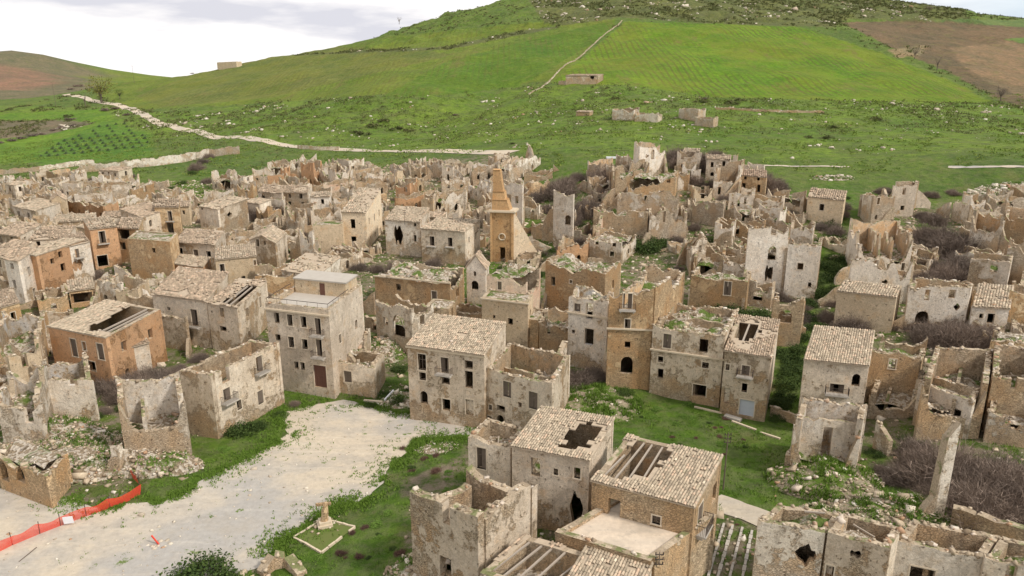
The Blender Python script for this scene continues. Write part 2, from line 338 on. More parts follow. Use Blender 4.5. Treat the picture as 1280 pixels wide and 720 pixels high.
def ground_mat():
    t = NT('terrain_ground')
    a = t.n('ShaderNodeAttribute', attribute_name='tint'); b = t.n('ShaderNodeAttribute', attribute_name='mix')
    sp = t.n('ShaderNodeSeparateColor', {0: b.outputs['Color']})      # R scrub, G field rows, B dirt patches
    col = a.outputs['Color']
    col = t.mix(.9, col, t.ramp(t.noise(.35, 9, .74), .34, .66, (.55, .62, .56), (1.38, 1.26, 1.25)), 'MULTIPLY')
    col = t.mix(.75, col, t.ramp(t.noise(.03, 6, .62), .38, .62, (.72, .80, .8), (1.24, 1.12, 1.1)), 'MULTIPLY')
    dry = t.math('MULTIPLY', t.ramp(t.noise(.13, 8, .7), .54, .66), .5); col = t.mix(dry, col, (.19, .185, .06))
    scrub = t.math('MULTIPLY', t.ramp(t.noise(.075, 10, .76, t.pos((1, 1.6, 1))), .48, .56), sp.outputs[0])
    col = t.mix(t.math('MULTIPLY', scrub, .75), col, (.115, .125, .05))
    sc2 = t.math('MULTIPLY', t.ramp(t.noise(.2, 9, .78, t.pos((1, 1.7, 1.1))), .55, .60), sp.outputs[0])
    col = t.mix(t.math('MULTIPLY', sc2, .8), col, (.058, .075, .028))
    pale = t.math('MULTIPLY', t.ramp(t.noise(.5, 8, .78, t.pos((1, 1, 2.3))), .665, .70), sp.outputs[0])
    col = t.mix(t.math('MULTIPLY', pale, .6), col, (.36, .32, .24))
    # drilled rows and thin spots in the fields
    w = t.n('ShaderNodeTexWave', {'Vector': t.pos((.93, .37, 0)), 'Scale': .085, 'Distortion': 2.5, 'Detail': 5, 'Detail Scale': .35, 'Detail Roughness': .7}).outputs['Fac']
    rows = t.math('MULTIPLY', t.math('MULTIPLY', t.ramp(w, .55, .95), t.ramp(t.noise(.016, 6, .7), .42, .56)), sp.outputs[1])
    col = t.mix(t.math('MULTIPLY', rows, .75), col, (.105, .10, .03))
    yel = t.math('MULTIPLY', t.ramp(t.noise(.018, 9, .72), .42, .60), sp.outputs[1]); col = t.mix(t.math('MULTIPLY', yel, .6), col, (.20, .205, .03))
    soil = t.math('MULTIPLY', t.ramp(t.noise(.025, 10, .76, t.pos((1.4, .6, 1))), .565, .64), sp.outputs[1]); col = t.mix(t.math('MULTIPLY', soil, .75), col, (.20, .15, .06)); rag_ = t.math('MULTIPLY', t.ramp(t.noise(.07, 10, .78), .47, .6), sp.outputs[1]); col = t.mix(t.math('MULTIPLY', rag_, .4), col, (.075, .14, .015))
    dirt = t.math('MULTIPLY', t.ramp(t.noise(.45, 9, .72), .44, .56), sp.outputs[2])
    dcol = t.mix(t.noise(1.3, 7, .7), (.13, .10, .068), (.38, .305, .215))
    col = t.mix(dirt, col, dcol)
    t.bump(t.math('ADD', t.noise(.9, 8, .72), t.math('MULTIPLY', t.noise(.12, 8, .7), 5)), 1, .6)
    return t.out(col)
M['ground'] = ground_mat()
def mossy_mat():
    t = NT('mossy_rubble_soil'); g = t.mix(t.noise(.9, 7, .7), (.075, .14, .018), (.14, .20, .035)); e = t.mix(t.noise(2.4, 8, .75), (.20, .155, .10), (.52, .44, .32))
    col = t.mix(t.ramp(t.noise(.42, 9, .74), .47, .54), e, g); col = t.mix(.8, col, t.ramp(t.noise(3, 8, .75), .35, .65, (.6, .6, .58), (1.3, 1.28, 1.25)), 'MULTIPLY')
    t.bump(t.noise(1.6, 9, .75), 1, .35); return t.out(col)
M['mossy'] = mossy_mat()
M['turf'] = flat_mat('short_turf', (.085, .15, .022), (.15, .14, .055), 1.1)
def dirt_mat(name, a, b, green):
    t = NT(name)
    col = t.mix(t.ramp(t.noise(.055, 8, .62), .44, .56), a, b)
    col = t.mix(t.math('MULTIPLY', t.ramp(t.noise(.22, 8, .7), .5, .66), .45), col, (.40, .345, .27))
    col = t.mix(.55, col, t.ramp(t.noise(1.9, 8, .7), .35, .7, (.72, .71, .7), (1.12, 1.12, 1.1)), 'MULTIPLY')
    col = t.mix(t.math('MULTIPLY', t.ramp(t.noise(.5, 8, .75, t.pos((.55, 1.35, 1))), .56, .64), .5), col, (.30, .27, .23))
    mpp = t.n('ShaderNodeMapping', {'Vector': t.pos(), 'Rotation': (0, 0, math.radians(-43)), 'Scale': (.05, .62, 1)})
    col = t.mix(t.math('MULTIPLY', t.ramp(t.noise(1.0, 5, .6, mpp.outputs[0]), .48, .66), .35), col, (.40, .36, .305))
    col = t.mix(t.math('MULTIPLY', t.ramp(t.noise(1.7, 4, .5, mpp.outputs[0]), .56, .70), .2), col, (.66, .60, .50))
    v = t.ramp(t.n('ShaderNodeTexVoronoi', {'Vector': t.pos(), 'Scale': 1.7}).outputs['Distance'], .02, .13)
    col = t.mix(t.math('MULTIPLY', t.math('SUBTRACT', 1.0, v), .5), col, (.2, .18, .155))
    if green: col = t.mix(t.ramp(t.noise(.33, 7, .72), .655-green*.08, .70-green*.08), col, (.125, .17, .045))
    t.bump(t.noise(2.2, 8, .7), .5, .1); return t.out(col)
M['plaza'] = dirt_mat('pale_gravel_ground', (.545, .465, .355), (.395, .37, .335), .42)
M['terrace'] = dirt_mat('stained_terrace_screed', (.70, .585, .455), (.56, .46, .35), .0)
M['track'] = dirt_mat('pale_dirt_track', (.60, .50, .37), (.50, .43, .33), .0)
# ------------------------------------------------------------------ ground sheet with its fields
tint = np.zeros(GX.shape+(3,)); mixc = np.zeros(GX.shape+(3,))
PXg, PYg = proj(np.stack([GX, GY, GZ], -1))
wx = (fbm(GX/13., GY/13., 3)-.5)*np.clip(1100/np.maximum(dist, 60), 1, 7)*1.6
wy = (fbm(GX/11., GY/11., 4)-.5)*np.clip(500/np.maximum(dist, 60), .6, 4)*1.6
PXw, PYw = PXg+wx, PYg+wy
front = (GY > 20) & (GY < 1250)
tint[:] = (.105, .175, .028); mixc[:] = (.25, 0, .15)
town = np.clip((292-GY)/24, 0, 1)*np.clip((235-np.abs(GX))/40, 0, 1)*np.where(PXg > 640, np.clip((PYg-222-(PXg > 985)*22)/22, 0, 1), 1)
tint[:] = tint*(1-town[..., None]*.35)+np.array((.10, .135, .035))*town[..., None]*.35; mixc[..., 2] = np.maximum(mixc[..., 2], town*.95)
def region(poly, c, m, cond=None):
    k = inpoly(PXw, PYw, poly) & (front if cond is None else cond)
    tint[k] = c; mixc[k] = m
far = (GY > 300)
region([(-900,95),(0,60),(60,62),(160,104),(160,125),(-900,180)], (.175, .155, .095), (.6, 0, 0), GY > 780)   # far brown slope, left
region([(-900,76),(0,78),(70,92),(85,104),(60,112),(-900,118)], (.25, .155, .105), (.25, 0, 0), GY > 780)
region([(130,70),(430,52),(640,30),(770,22),(700,100),(560,112),(340,128),(170,138),(120,120)], (.14, .205, .032), (.15, .6, 0), far)
region([(320,66),(420,58),(520,62),(570,68),(440,98),(340,122),(200,134),(170,120),(250,90)], (.15, .18, .045), (.15, .7, 0), far)
region([(560,76),(770,24),(765,40),(650,108),(540,122),(480,120)], (.10, .19, .022), (.08, .5, 0), far)
region([(360,70),(560,62),(700,34),(680,28),(620,-60),(1150,-60),(1215,28),(1060,24),(1040,34),(900,30),(778,22),(640,40),(560,58),(430,64)], (.125, .15, .045), (1, 0, .1), far)
region([(782,27),(900,30),(1000,34),(1040,46),(1100,66),(1180,98),(1240,128),(1100,130),(980,130),(880,120),(780,106),(690,104)], (.13, .245, .018), (0, 1, 0), far)
region([(1052,28),(1140,26),(1210,28),(1700,36),(1700,200),(1290,138),(1255,128),(1190,92),(1110,58)], (.165, .122, .072), (.1, .0, 0), far)
region([(1190,60),(1260,52),(1300,60),(1330,120),(1290,128),(1240,105),(1200,80)], (.23, .165, .095), (.1, 0, 0), far)
region([(1110,62),(1160,56),(1150,70),(1120,72)], (.30, .23, .13), (.3, 0, 0), far)
region([(1165,26),(1200,24),(1700,30),(1700,40),(1290,35)], (.13, .19, .06), (.2, 0, 0), far)
region([(1255,48),(1300,46),(1300,55),(1275,54)], (.12, .2, .05), (.2, 0, 0), far)
# rough pasture between the fields and the town
region([(-300,128),(130,134),(220,142),(350,128),(560,118),(690,106),(780,108),(880,122),(1240,130),(1700,170),(1700,218),(950,206),(545,186),(390,184),(250,170),(130,175),(-300,185)], (.14, .225, .032), (.65, 0, .04), (GY > 240) & (GY < 760))
region([(-300,150),(60,140),(130,136),(160,160),(130,200),(0,205),(-300,210)], (.13, .235, .028), (.15, 0, 0), (GY > 240) & (GY < 760))
region([(-100,152),(80,150),(120,154),(60,168),(-100,182)], (.19, .155, .10), (.6, 0, .2), (GY > 240) & (GY < 760))
region([(30,196),(130,152),(190,168),(190,196),(60,210)], (.105, .21, .028), (.1, 0, 0), (GY > 240) & (GY < 760))
# lush grass inside the town
for poly in ([(720,478),(830,475),(900,500),(1000,520),(1000,560),(985,650),(900,622),(770,560),(700,520)], [(340,700),(345,670),(420,630),(480,600),(515,548),(590,545),(580,570),(510,600),(500,740),(340,740)],
             [(120,640),(190,600),(240,550),(320,520),(360,500),(365,545),(300,575),(235,612),(185,635)], [(965,400),(1020,380),(1030,400),(1000,520),(960,525)], [(1030,215),(1075,240),(1075,330),(1040,380),(1010,350),(1030,290)],
             [(640,230),(700,200),(800,200),(770,260),(700,310),(650,330)], [(1000,560),(1100,560),(1130,620),(1060,640),(960,630)], [(350,480),(420,490),(640,540),(560,540),(420,505),(350,500)], [(455,470),(520,470),(520,515),(455,505)],
             [(0,650),(55,660),(30,690),(-40,690)], [(520,330),(640,330),(640,380),(590,400)], [(210,190),(260,190),(270,260),(215,255)]):
    k = inpoly(PXw, PYw, poly) & (GY < 330) & (GY > 30); tint[k] = (.092, .172, .02); mixc[k] = (.22, 0, .22)
nx, ny = len(XL), len(YL); jj, ii = np.meshgrid(np.arange(ny-1), np.arange(nx-1), indexing='ij')
a = (jj*nx+ii).ravel(); tri = np.concatenate([np.c_[a, a+1, a+nx+1], np.c_[a, a+nx+1, a+nx]])
ground = npmesh('ground', np.stack([GX, GY, GZ], -1).reshape(-1, 3), tri, M['ground']); tag(ground, 'green hillside and valley floor around the ruined town', kind='structure')
for nm, arr in (('tint', tint), ('mix', mixc)):
    at = ground.data.color_attributes.new(nm, 'FLOAT_COLOR', 'POINT'); at.data.foreach_set('color', np.concatenate([arr.reshape(-1, 3), np.ones((nx*ny, 1))], 1).astype(np.float32).ravel())
ground.data.polygons.foreach_set('use_smooth', np.ones(len(tri), bool))
def drape(name, wpoly, mat, lift=.03, step=1.3, label=None):
    """flat sheet lying on the ground inside a world polygon, cells of the terrain grid refined"""
    from mathutils.geometry import delaunay_2d_cdt
    wp = [np.array(p[:2]) for p in wpoly]; bd = []
    for i in range(len(wp)):
        p, q = wp[i], wp[(i+1) % len(wp)]; n = max(1, int(np.linalg.norm(q-p)/step)); bd += [p+(q-p)*k/n for k in range(n)]
    B = np.array(bd); B = B + np.stack([(fbm(B[:, 0]/1.3, B[:, 1]/1.3, 8)-.5), (fbm(B[:, 0]/1.3, B[:, 1]/1.3, 18)-.5)], 1)*min(1.6, step*1.2)
    lo = B.min(0); hi = B.max(0); g = np.stack(np.meshgrid(np.arange(lo[0], hi[0], step), np.arange(lo[1], hi[1], step)), -1).reshape(-1, 2)
    g = g[inpoly(g[:, 0], g[:, 1], B)]; g = g+np.random.RandomState(3).uniform(-.2, .2, g.shape)*step
    ve = [Vector(p) for p in B]+[Vector(p) for p in g]
    r = delaunay_2d_cdt(ve, [], [list(range(len(B)))], 1, 1e-4); V = np.array([tuple(v) for v in r[0]])
    Z = np.max([tz(V[:, 0]+dx, V[:, 1]+dy) for dx, dy in ((0, 0), (.3, 0), (-.3, 0), (0, .3), (0, -.3))], 0)+lift
    m = MB(); m.add(np.c_[V, Z], [tuple(f) for f in r[2]]); o = m.build(name, mat, smooth=True)
    return tag(o, label, kind='structure')
def pxpoly(pl): return [hit(x, y) for x, y in pl]
plaza_px = [(-120,598),(0,602),(60,617),(118,634),(150,634),(200,628),(240,610),(290,582),(340,556),(362,543),(345,520),(352,512),(400,505),(430,500),(470,511),(520,518),(570,525),(620,541),(650,552),(630,556),(585,547),(545,549),(518,551),(512,562),(492,582),(480,605),(458,626),(425,632),(400,645),(368,668),(345,682),(345,700),(300,716),(280,760),(-120,800),(-150,700)]
drape('plaza', pxpoly(plaza_px), M['plaza'], .05, 1.4, 'pale gravel square in front of the ruined houses')
ROADS = []
def road(name, px, w, mat, lift=.06, step=1.5, label=None):
    c = np.array([hit(x, y)[:2] for x, y in px]); q = []
    for i in range(len(c)-1):
        n = max(1, int(np.linalg.norm(c[i+1]-c[i])/12)); q += [c[i]+(c[i+1]-c[i])*k/n for k in range(n)]
    c = np.array(q+[c[-1]])
    for _ in range(3): c[1:-1] = (c[:-2]+2*c[1:-1]+c[2:])/4
    ROADS.append(c); d = np.gradient(c, axis=0); d /= np.linalg.norm(d, axis=1)[:, None]; n = np.c_[-d[:, 1], d[:, 0]]
    return drape(name, list(c+n*w/2)+list((c-n*w/2)[::-1]), mat, lift, step, label)
road('dirt_road', [(82,118),(104,123),(128,128),(158,134),(176,142),(190,151),(230,162),(290,172),(335,178),(390,185),(440,187),(545,188),(640,191)], 6.5, M['track'], .12, 2.2, 'pale dirt road winding up behind the town to the left')
road('hill_path', [(930,207),(1000,207),(1062,209)], 1.2, M['plaza'], .08, 1.5, 'narrow pale path on the grass above the town')
road('hill_path', [(1185,209),(1230,210),(1340,213)], 1.8, M['plaza'], .08, 1.5, 'pale path on the grass at the far right')
road('footpath', [(893,626),(915,634),(938,642),(965,650),(985,662)], 3.2, M['track'], .06, 1.0, 'pale footpath beside the two storey stone house')
road('lane', [(985,520),(1012,526),(1040,532)], 1.6, M['track'], .06, 1.0, 'narrow lane between grass and the tall right house')
# ------------------------------------------------------------------ builders
CUBE = np.array([(x, y, z) for z in (-.5, .5) for x, y in ((-.5, -.5), (.5, -.5), (.5, .5), (-.5, .5))])
CF = np.array([(0, 3, 2, 1), (4, 5, 6, 7), (0, 1, 5, 4), (1, 2, 6, 5), (2, 3, 7, 6), (3, 0, 4, 7)])
def stones(C, S, rs, flat=.6):
    C = np.asarray(C, float); S = np.asarray(S, float); n = len(C)
    if n == 0: return np.zeros((0, 3)), np.zeros((0, 4), int)
    B = CUBE[None]*rs.uniform(.6, 1.2, (n, 1, 3))*np.array((1.2, .9, flat))+rs.uniform(-.16, .16, (n, 8, 3))
    a = rs.uniform(0, 6.28, n); t = rs.normal(0, .35, n); ca, sa, ct, st = np.cos(a), np.sin(a), np.cos(t), np.sin(t)
    x, y, z = B[..., 0], B[..., 1], B[..., 2]
    y, z = y*ct[:, None]-z*st[:, None], y*st[:, None]+z*ct[:, None]
    x, y = x*ca[:, None]-y*sa[:, None], x*sa[:, None]+y*ca[:, None]
    V = np.stack([x, y, z], -1)*S[:, None, None]+C[:, None]
    return V.reshape(-1, 3), (CF[None]+8*np.arange(n)[:, None, None]).reshape(-1, 4)
def wall_mesh(m, P, Q, nin, zb, top, th, ops, step, corner=(0, 0)):
    """P,Q outer foot points (2D), nin inward unit normal, top(u)->z. ops: (u0,u1,z0,z1,kind)"""
    P = np.asarray(P[:2], float); Q = np.asarray(Q[:2], float); L = np.linalg.norm(Q-P); d = (Q-P)/L; nin = np.asarray(nin[:2], float)
    us = set(np.linspace(0, L, max(2, int(L/step)+1)).round(3))
    for o in ops:
        if o[4] in 'ah': us |= set(np.linspace(o[0], o[1], 9).round(3))
        else: us |= {round(o[0], 3), round(o[1], 3)}
    us = sorted(min(max(float(u), 0.), L) for u in us if -.01 <= u <= L+.01)
    us = [u for i, u in enumerate(us) if i == 0 or u-us[i-1] > .004]
    def head(o, u):
        u = min(max(u, o[0]), o[1]); c = (o[0]+o[1])/2; r = (o[1]-o[0])/2; q = max(0, 1-((u-c)/r)**2)**.5
        if o[4] == 'a':
            k = min(r, (o[3]-o[2])*.6); return o[2], o[3]-k+k*q
        if o[4] == 'h':
            mz = (o[2]+o[3])/2; k = (o[3]-o[2])/2*(q**.7)*(1+.3*math.sin(u*5.1)+.2*math.sin(u*11)); return mz-k, mz+k*.9
        return o[2], o[3]
    def ints(ua, ub):
        um = (ua+ub)/2; cuts = sorted([(head(o, ua), head(o, ub)) for o in ops if o[0] < um < o[1]], key=lambda c: c[0][0]+c[1][0])
        ta, tb = top(ua), top(ub); r = []; za, zb_ = zb, zb
        for (la, ha), (lb, hb) in cuts:
            la, lb = min(la, ta), min(lb, tb)
            if la > za+.01 or lb > zb_+.01: r.append((za, max(la, za), zb_, max(lb, zb_), 0))
            za, zb_ = max(za, ha), max(zb_, hb)
        if ta > za+.01 or tb > zb_+.01: r.append((za, max(ta, za), zb_, max(tb, zb_), 2))
        return r
    pt = lambda u, z, off: (P[0]+d[0]*u+nin[0]*off, P[1]+d[1]*u+nin[1]*off, z)
    prev = []
    allI = [ints(us[i], us[i+1]) for i in range(len(us)-1)]
    for i, I in enumerate(allI):
        a, b = us[i], us[i+1]
        for (z0, z1, y0, y1, k) in I:
            a0, a1, b0, b1 = pt(a, z0, 0), pt(a, z1, 0), pt(b, y0, 0), pt(b, y1, 0); c0, c1, e0, e1 = pt(a, z0, th), pt(a, z1, th), pt(b, y0, th), pt(b, y1, th)
            m.quad(a0, b0, b1, a1, 0); m.quad(e0, c0, c1, e1, 1)
            m.quad(a1, b1, e1, c1, 2 if k == 2 else 1); m.quad(a0, c0, e0, b0, 1)
    # jambs: where neighbouring strips differ
    for i in range(len(us)):
        u = us[i]; lft = [(x[2], x[3]) for x in allI[i-1]] if i > 0 else []; rgt = [(x[0], x[1]) for x in allI[i]] if i < len(allI) else []
        for A, B in ((lft, rgt), (rgt, lft)):
            for (z0, z1) in A:
                segs = [(z0, z1)]
                for (y0, y1) in B:
                    ns = []
                    for (s0, s1) in segs:
                        if y1 <= s0 or y0 >= s1: ns.append((s0, s1)); continue
                        if y0 > s0: ns.append((s0, y0))
                        if y1 < s1: ns.append((y1, s1))
                    segs = ns
                for (s0, s1) in segs:
                    if s1-s0 > .01: m.quad(pt(u, s0, 0), pt(u, s0, th), pt(u, s1, th), pt(u, s1, 0), 0)
def tiles(O, E, V, cw, rh, rs, dmg=0., hole=None):
    O, E, V = (np.asarray(t, float) for t in (O, E, V)); le, lv = np.linalg.norm(E), np.linalg.norm(V); nc, nr = max(2, int(le/cw)), max(2, int(lv/rh))
    i, j = np.meshgrid(np.arange(nc), np.arange(nr), indexing='ij'); s = ((i+.5)/nc).ravel(); t = ((j+.5)/nr).ravel()
    keep = rs.rand(len(s)) > .012+dmg*.05
    if dmg > 0: keep &= fbm(s*le/2.2, t*lv/2.2, int(rs.randint(999))) > .18+.34*dmg
    if hole is not None: keep &= ~hole(s, t)
    s, t = s[keep], t[keep]; n = len(s); e = E/le; v = V/lv; nn = np.cross(e, v); nn /= np.linalg.norm(nn); nn *= np.sign(nn[2])
    C = O+s[:, None]*E+t[:, None]*V+rs.uniform(-1, 1, (n, 1))*e*cw*.08+rs.uniform(-.5, 1, (n, 1))*nn*.03+rs.uniform(-1, 1, (n, 1))*v*.04
    x = np.array((-.5, -.22, .22, .5, -.43, -.19, .19, .43))*cw; y = np.array((-.58,)*4+(.5,)*4)*rh; z = np.array((.0, .34, .34, .0, -.06, .26, .26, -.06))*cw+.04
    sk = rs.normal(0, .05, (n, 1)); X = x[None]+sk*y[None]; 
    P = C[:, None]+X[..., None]*e+np.broadcast_to(y, (n, 8))[..., None]*v+np.broadcast_to(z, (n, 8))[..., None]*nn
    f = np.array([(0, 1, 5, 4), (1, 2, 6, 5), (2, 3, 7, 6)]); Fa = (f[None]+8*np.arange(n)[:, None, None]).reshape(-1, 4)
    return P.reshape(-1, 3), Fa
BL = []            # every building: label, footprint, top height
SHORT = []
def rail(m, pts, h, bar=.12, r=.03):
    for a, b in zip(pts[:-1], pts[1:]):
        a = np.asarray(a, float); b = np.asarray(b, float); m.beam(a+(0, 0, h), b+(0, 0, h), r*1.4)
        n = max(1, int(np.linalg.norm(b-a)/bar))
        for k in range(n+1):
            p = a+(b-a)*k/n; m.beam(p, p+(0, 0, h), r*.7)
def debris(root, loc, A, U, V, zf, rs, dens, mound, size=.35, mat='rub', green=True, name='rubble'):
    lu, lv = np.linalg.norm(U), np.linalg.norm(V); nu, nv = max(3, int(lu/.8)+1), max(3, int(lv/.8)+1)
    s, t = np.meshgrid(np.linspace(0.02, .98, nu), np.linspace(0.02, .98, nv), indexing='ij'); sd = rs.randint(999)
    X = A[0]+U[0]*s+V[0]*t; Y = A[1]+U[1]*s+V[1]*t
    hz = lambda x, y: zf+mound*(fbm(x/2.6, y/2.6, sd, 3)*1.7-.45)
    Z = hz(X, Y); a = (np.arange(nu-1)[:, None]*nv+np.arange(nv-1)).ravel()
    npmesh('debris_floor', np.stack([X, Y, Z], -1).reshape(-1, 3), np.c_[a, a+1, a+nv+1, a+nv], M['debris'], root, loc)
    n = int(lu*lv*dens); s = rs.rand(n); t = rs.rand(n); x = A[0]+U[0]*s+V[0]*t; y = A[1]+U[1]*s+V[1]*t
    keep = fbm(x/1.5, y/1.5, sd+7, 2) > .38; x, y = x[keep], y[keep]
    Vv, Ff = stones(np.c_[x, y, hz(x, y)+.02], rs.gamma(1.7, size/4.2, len(x)).clip(.1, .9), rs)
    if len(Ff): tag(npmesh(name, Vv, Ff, M[mat], root, loc), kind='stuff')
    for _ in range(int(lu*lv/28)+1):
        m = MB()
        p = np.array((A[0], A[1], 0)) + np.array((U[0], U[1], 0))*rs.uniform(.15, .85)+np.array((V[0], V[1], 0))*rs.uniform(.15, .85); a = rs.uniform(0, 3.1); l = rs.uniform(.8, 2.4)
        p[2] = hz(p[0], p[1])+.25; q = np.array((math.cos(a)*l, math.sin(a)*l, rs.uniform(-.4, .6))); m.beam(p-q/2, p+q/2, .13); m.build('fallen_beam', M['pale_wood'], root, loc)
def bld(label, A, B, C, h, roof='open', mat='cream', rag=.3, w=(1, 1, 1, 1), F=(), S=(), L=(), auto=None, fill=None, rise=2.0, dmg=.25, holes=(), inn='stone', tile='tile',
        th=.6, name='ruined_house', cat='ruined house', part=1, raft=None, corn=False, cap=None, para=.9, group=None, base=False, wpos=None):
    seed = int(A[0]*13+A[1]*7)%99991; rs = np.random.RandomState(seed); rd = random.Random(seed)
    if wpos:
        A2_, B2_, C2_ = (np.array(q, float) for q in wpos); zt = float(tz(*((A2_+C2_)/2)))+h; A = proj((*A2_, zt)); B = proj((*B2_, zt)); A = (float(A[0]), float(A[1])); B = (float(B[0]), float(B[1]))
    else: pa, pb = hit(A[0], A[1], h), hit(B[0], B[1], h); zt = (pa[2]+pb[2])/2
    if base: zt = (hit(*A)[2]+hit(*B)[2])/2
    pa, pb, pc = (np.array((*A2_, zt)), np.array((*B2_, zt)), np.array((*C2_, zt))) if wpos else ((hit(*A), hit(*B), hit(*C)) if base else (at_z(*A, zt), at_z(*B, zt), at_z(*C, zt)))
    if base: zt += h
    U = (pb-pa)[:2]; V = (pc-pb)[:2]; lu = np.linalg.norm(U); u = U/lu; n = np.array((-u[1], u[0])); dp = V@n; al = V@u; dp0, al0 = dp, al
    if isinstance(cap, (int, float)): dp, al = math.copysign(cap, dp), al*abs(cap/dp)
    dp = math.copysign(min(max(abs(dp), 1.2), 26), dp); al = max(-.6*abs(dp), min(.6*abs(dp), al)); V = n*dp+u*al; lv = np.linalg.norm(V)
    if 'DBG' in globals(): DBG.write('BLD %-60s lu %.1f dp %.1f al/dp %.2f' % (label[:60], lu, dp0, al0/dp0)+'\n')
    if dp < 0: n = -n
    A2, B2 = pa[:2], pb[:2]; C2, D2 = B2+V, A2+V; cen = (A2+C2)/2
    zg = [float(tz(*p)) for p in (A2, B2, C2, D2)]; zb = min(zg)-.7; zgm = sum(zg)/4
    root = empty(name, (cen[0], cen[1], zgm)); loc = np.array((cen[0], cen[1], zgm)); tag(root, label, cat, group)
    D = float(np.hypot(*cen)); step = .55 if D < 130 else (.8 if D < 200 else 1.2)
    th = min(th, abs(dp)*.3, lu*.3)
    rz = {'open': lambda s, t: 0, 'flat': lambda s, t: 0, 'mono': lambda s, t: rise*t, 'monoR': lambda s, t: rise*(1-s), 'monoL': lambda s, t: rise*s,
          'gable': lambda s, t: rise*(1-abs(2*t-1)), 'front': lambda s, t: rise*(1-abs(2*s-1))}[roof]
    mats = [WM[mat], IN_[inn], M['top']]
    isopen = roof == 'open'
    if isopen and D > 105 and not base:
        rag = min(.7, rag*1.6+.07)
        if w == (1, 1, 1, 1): w = (1, rd.choice((1, 1, .75)), rd.choice((1, .8, 1.05)), rd.choice((1, .7, .5)))
    if auto is None and D > 108 and not base and cat != 'chapel':
        auto = (max(1, int(lu/3.2)) if not F else 0, max(1, int(lv/5)), 1 if h < 5.2 else 2)
    walls = [('F', A2, B2, F, w[0], lambda q: (q, 0)), ('S', B2, C2, S, w[1], lambda q: (1, q)), ('K', C2, D2, (), w[2], lambda q: (1-q, 1)), ('L', D2, A2, L, w[3], lambda q: (0, 1-q))]
    ch = [h*(1-rag*.5*rs.rand()**1.5) if isopen else h for _ in range(4)]      # corner heights
    for wi, (nm, P, Q, ops, wf, st) in enumerate(walls):
        if wf <= 0: continue
        d = Q-P; ln = np.linalg.norm(d); d = d/ln; nin = np.array((-d[1], d[0]))
        if nin@(cen-P) < 0: nin = -nin
        sgn = 1
        P_, Q_ = P, Q
        inset = nm in 'SL'
        if inset:
            sn = abs(nin@u) and 1; P_ = P+d*th/1.0; Q_ = Q-d*th/1.0
        ln2 = np.linalg.norm(Q_-P_)
        lops = []
        for o in ops:
            x0, y0, x1, y1 = o[:4]; k = o[4] if len(o) > 4 else 'w'
            def onp(px, py):
                r = ray(px, py); N3 = np.array((nin[0], nin[1], 0)); t = ((np.array((P[0], P[1], 0))-CP)@N3)/(r@N3); q = CP+r*t; return (q[:2]-P_)@d, q[2]
            ua, za = onp(x0, (y0+y1)/2); ub, zb2 = onp(x1, (y0+y1)/2); um = (ua+ub)/2; z1_ = onp((x0+x1)/2, y0)[1]; z0_ = onp((x0+x1)/2, y1)[1]
            ua, ub = min(ua, ub), max(ua, ub); ua, ub = max(ua, .12), min(ub, ln2-.12)
            if ub-ua > .25 and z1_-z0_ > .25: lops.append((ua, ub, max(z0_, zb+.3), z1_, k))
        if auto and nm in 'FS' and not ops and auto[0 if nm == 'F' else 1]:
            cnt, fl = (auto[0] if nm == 'F' else auto[1]), auto[2]
            for f_ in range(fl):
                for c_ in range(cnt):
                    if rd.random() < .12: continue
                    uc = ln2*(c_+.5)/cnt+rd.uniform(-.3, .3); zz = zgm+(h/fl)*f_+.7*(f_ > 0); ww = rd.uniform(.8, 1.15); hh = rd.uniform(1.3, 2.1)
                    if f_ == 0: hh = rd.choice((2.1, 2.2, 1.2)); zz += .2 if hh > 2 else 1.1
                    if uc-ww/2 < .3 or uc+ww/2 > ln2-.3: continue
                    lops.append((uc-ww/2, uc+ww/2, zz, min(zz+hh, zgm+h-.4), rd.choice('wwwwwa' if f_ else 'wwa')))
        sd = rd.randint(0, 9999); hA, hB = ch[wi], ch[(wi+1) % 4]
        def top(q, wf=wf, sd=sd, hA=hA, hB=hB, ln=ln, st=st, off=(th if inset else 0)):
            q = (q+off)/ln; z = zgm+h*0
            base = (hA*(1-q)+hB*q)*min(wf, 1)+(rz(*st(q)) if not isopen else 0)
            if wf < 1 and isopen: base = (hA*(1-q)+hB*q)*(wf+(1-wf)*max(0, 1-min(q, 1-q)*ln/1.3)*.8)
            if isopen:
                t = q*ln; nn = float(fbm(t/3.1, sd, sd % 97, 4)); base -= rag*h*max(0, nn*1.8-.72)*min(1, min(q, 1-q)*ln/1.0+.25)
                base += (float(vnoise(t/.6, sd+5))-.5)*(.18+min(rag, .5)*.7)
            else: base += (float(vnoise(q*ln/.9, sd+5))-.5)*.05 - (.02 if not isopen else 0)
            if roof == 'flat': base += para
            return zt-h+base
        m = MB(); wall_mesh(m, P_, Q_, nin, zb, top, th, lops, step)
        ob = m.build('wall', mats, root, loc)
        if isopen or rag > .5 or roof == 'flat':   # loose stones along the broken top
            ns = int(ln2*(3.6 if D < 170 else 2.2)*(1 if isopen else .25)); q = rs.rand(ns)*ln2; off = rs.uniform(.05, th-.05, ns)
            X = P_[0]+d[0]*q+nin[0]*off; Y = P_[1]+d[1]*q+nin[1]*off; Z = np.array([top(t) for t in q])+.05
            ok = np.array([not any(o[0]-.1 < t < o[1]+.1 and o[3] > z-.2 for o in lops) for t, z in zip(q, Z)]) if ns else np.zeros(0, bool)
            if ns and ok.any():
                Vv, Ff = stones(np.c_[X, Y, Z][ok], rs.gamma(3, .075, ok.sum()).clip(.08, .5), rs); tag(npmesh('loose_stones', Vv, Ff, M['rub'], ob, loc), kind='stuff')
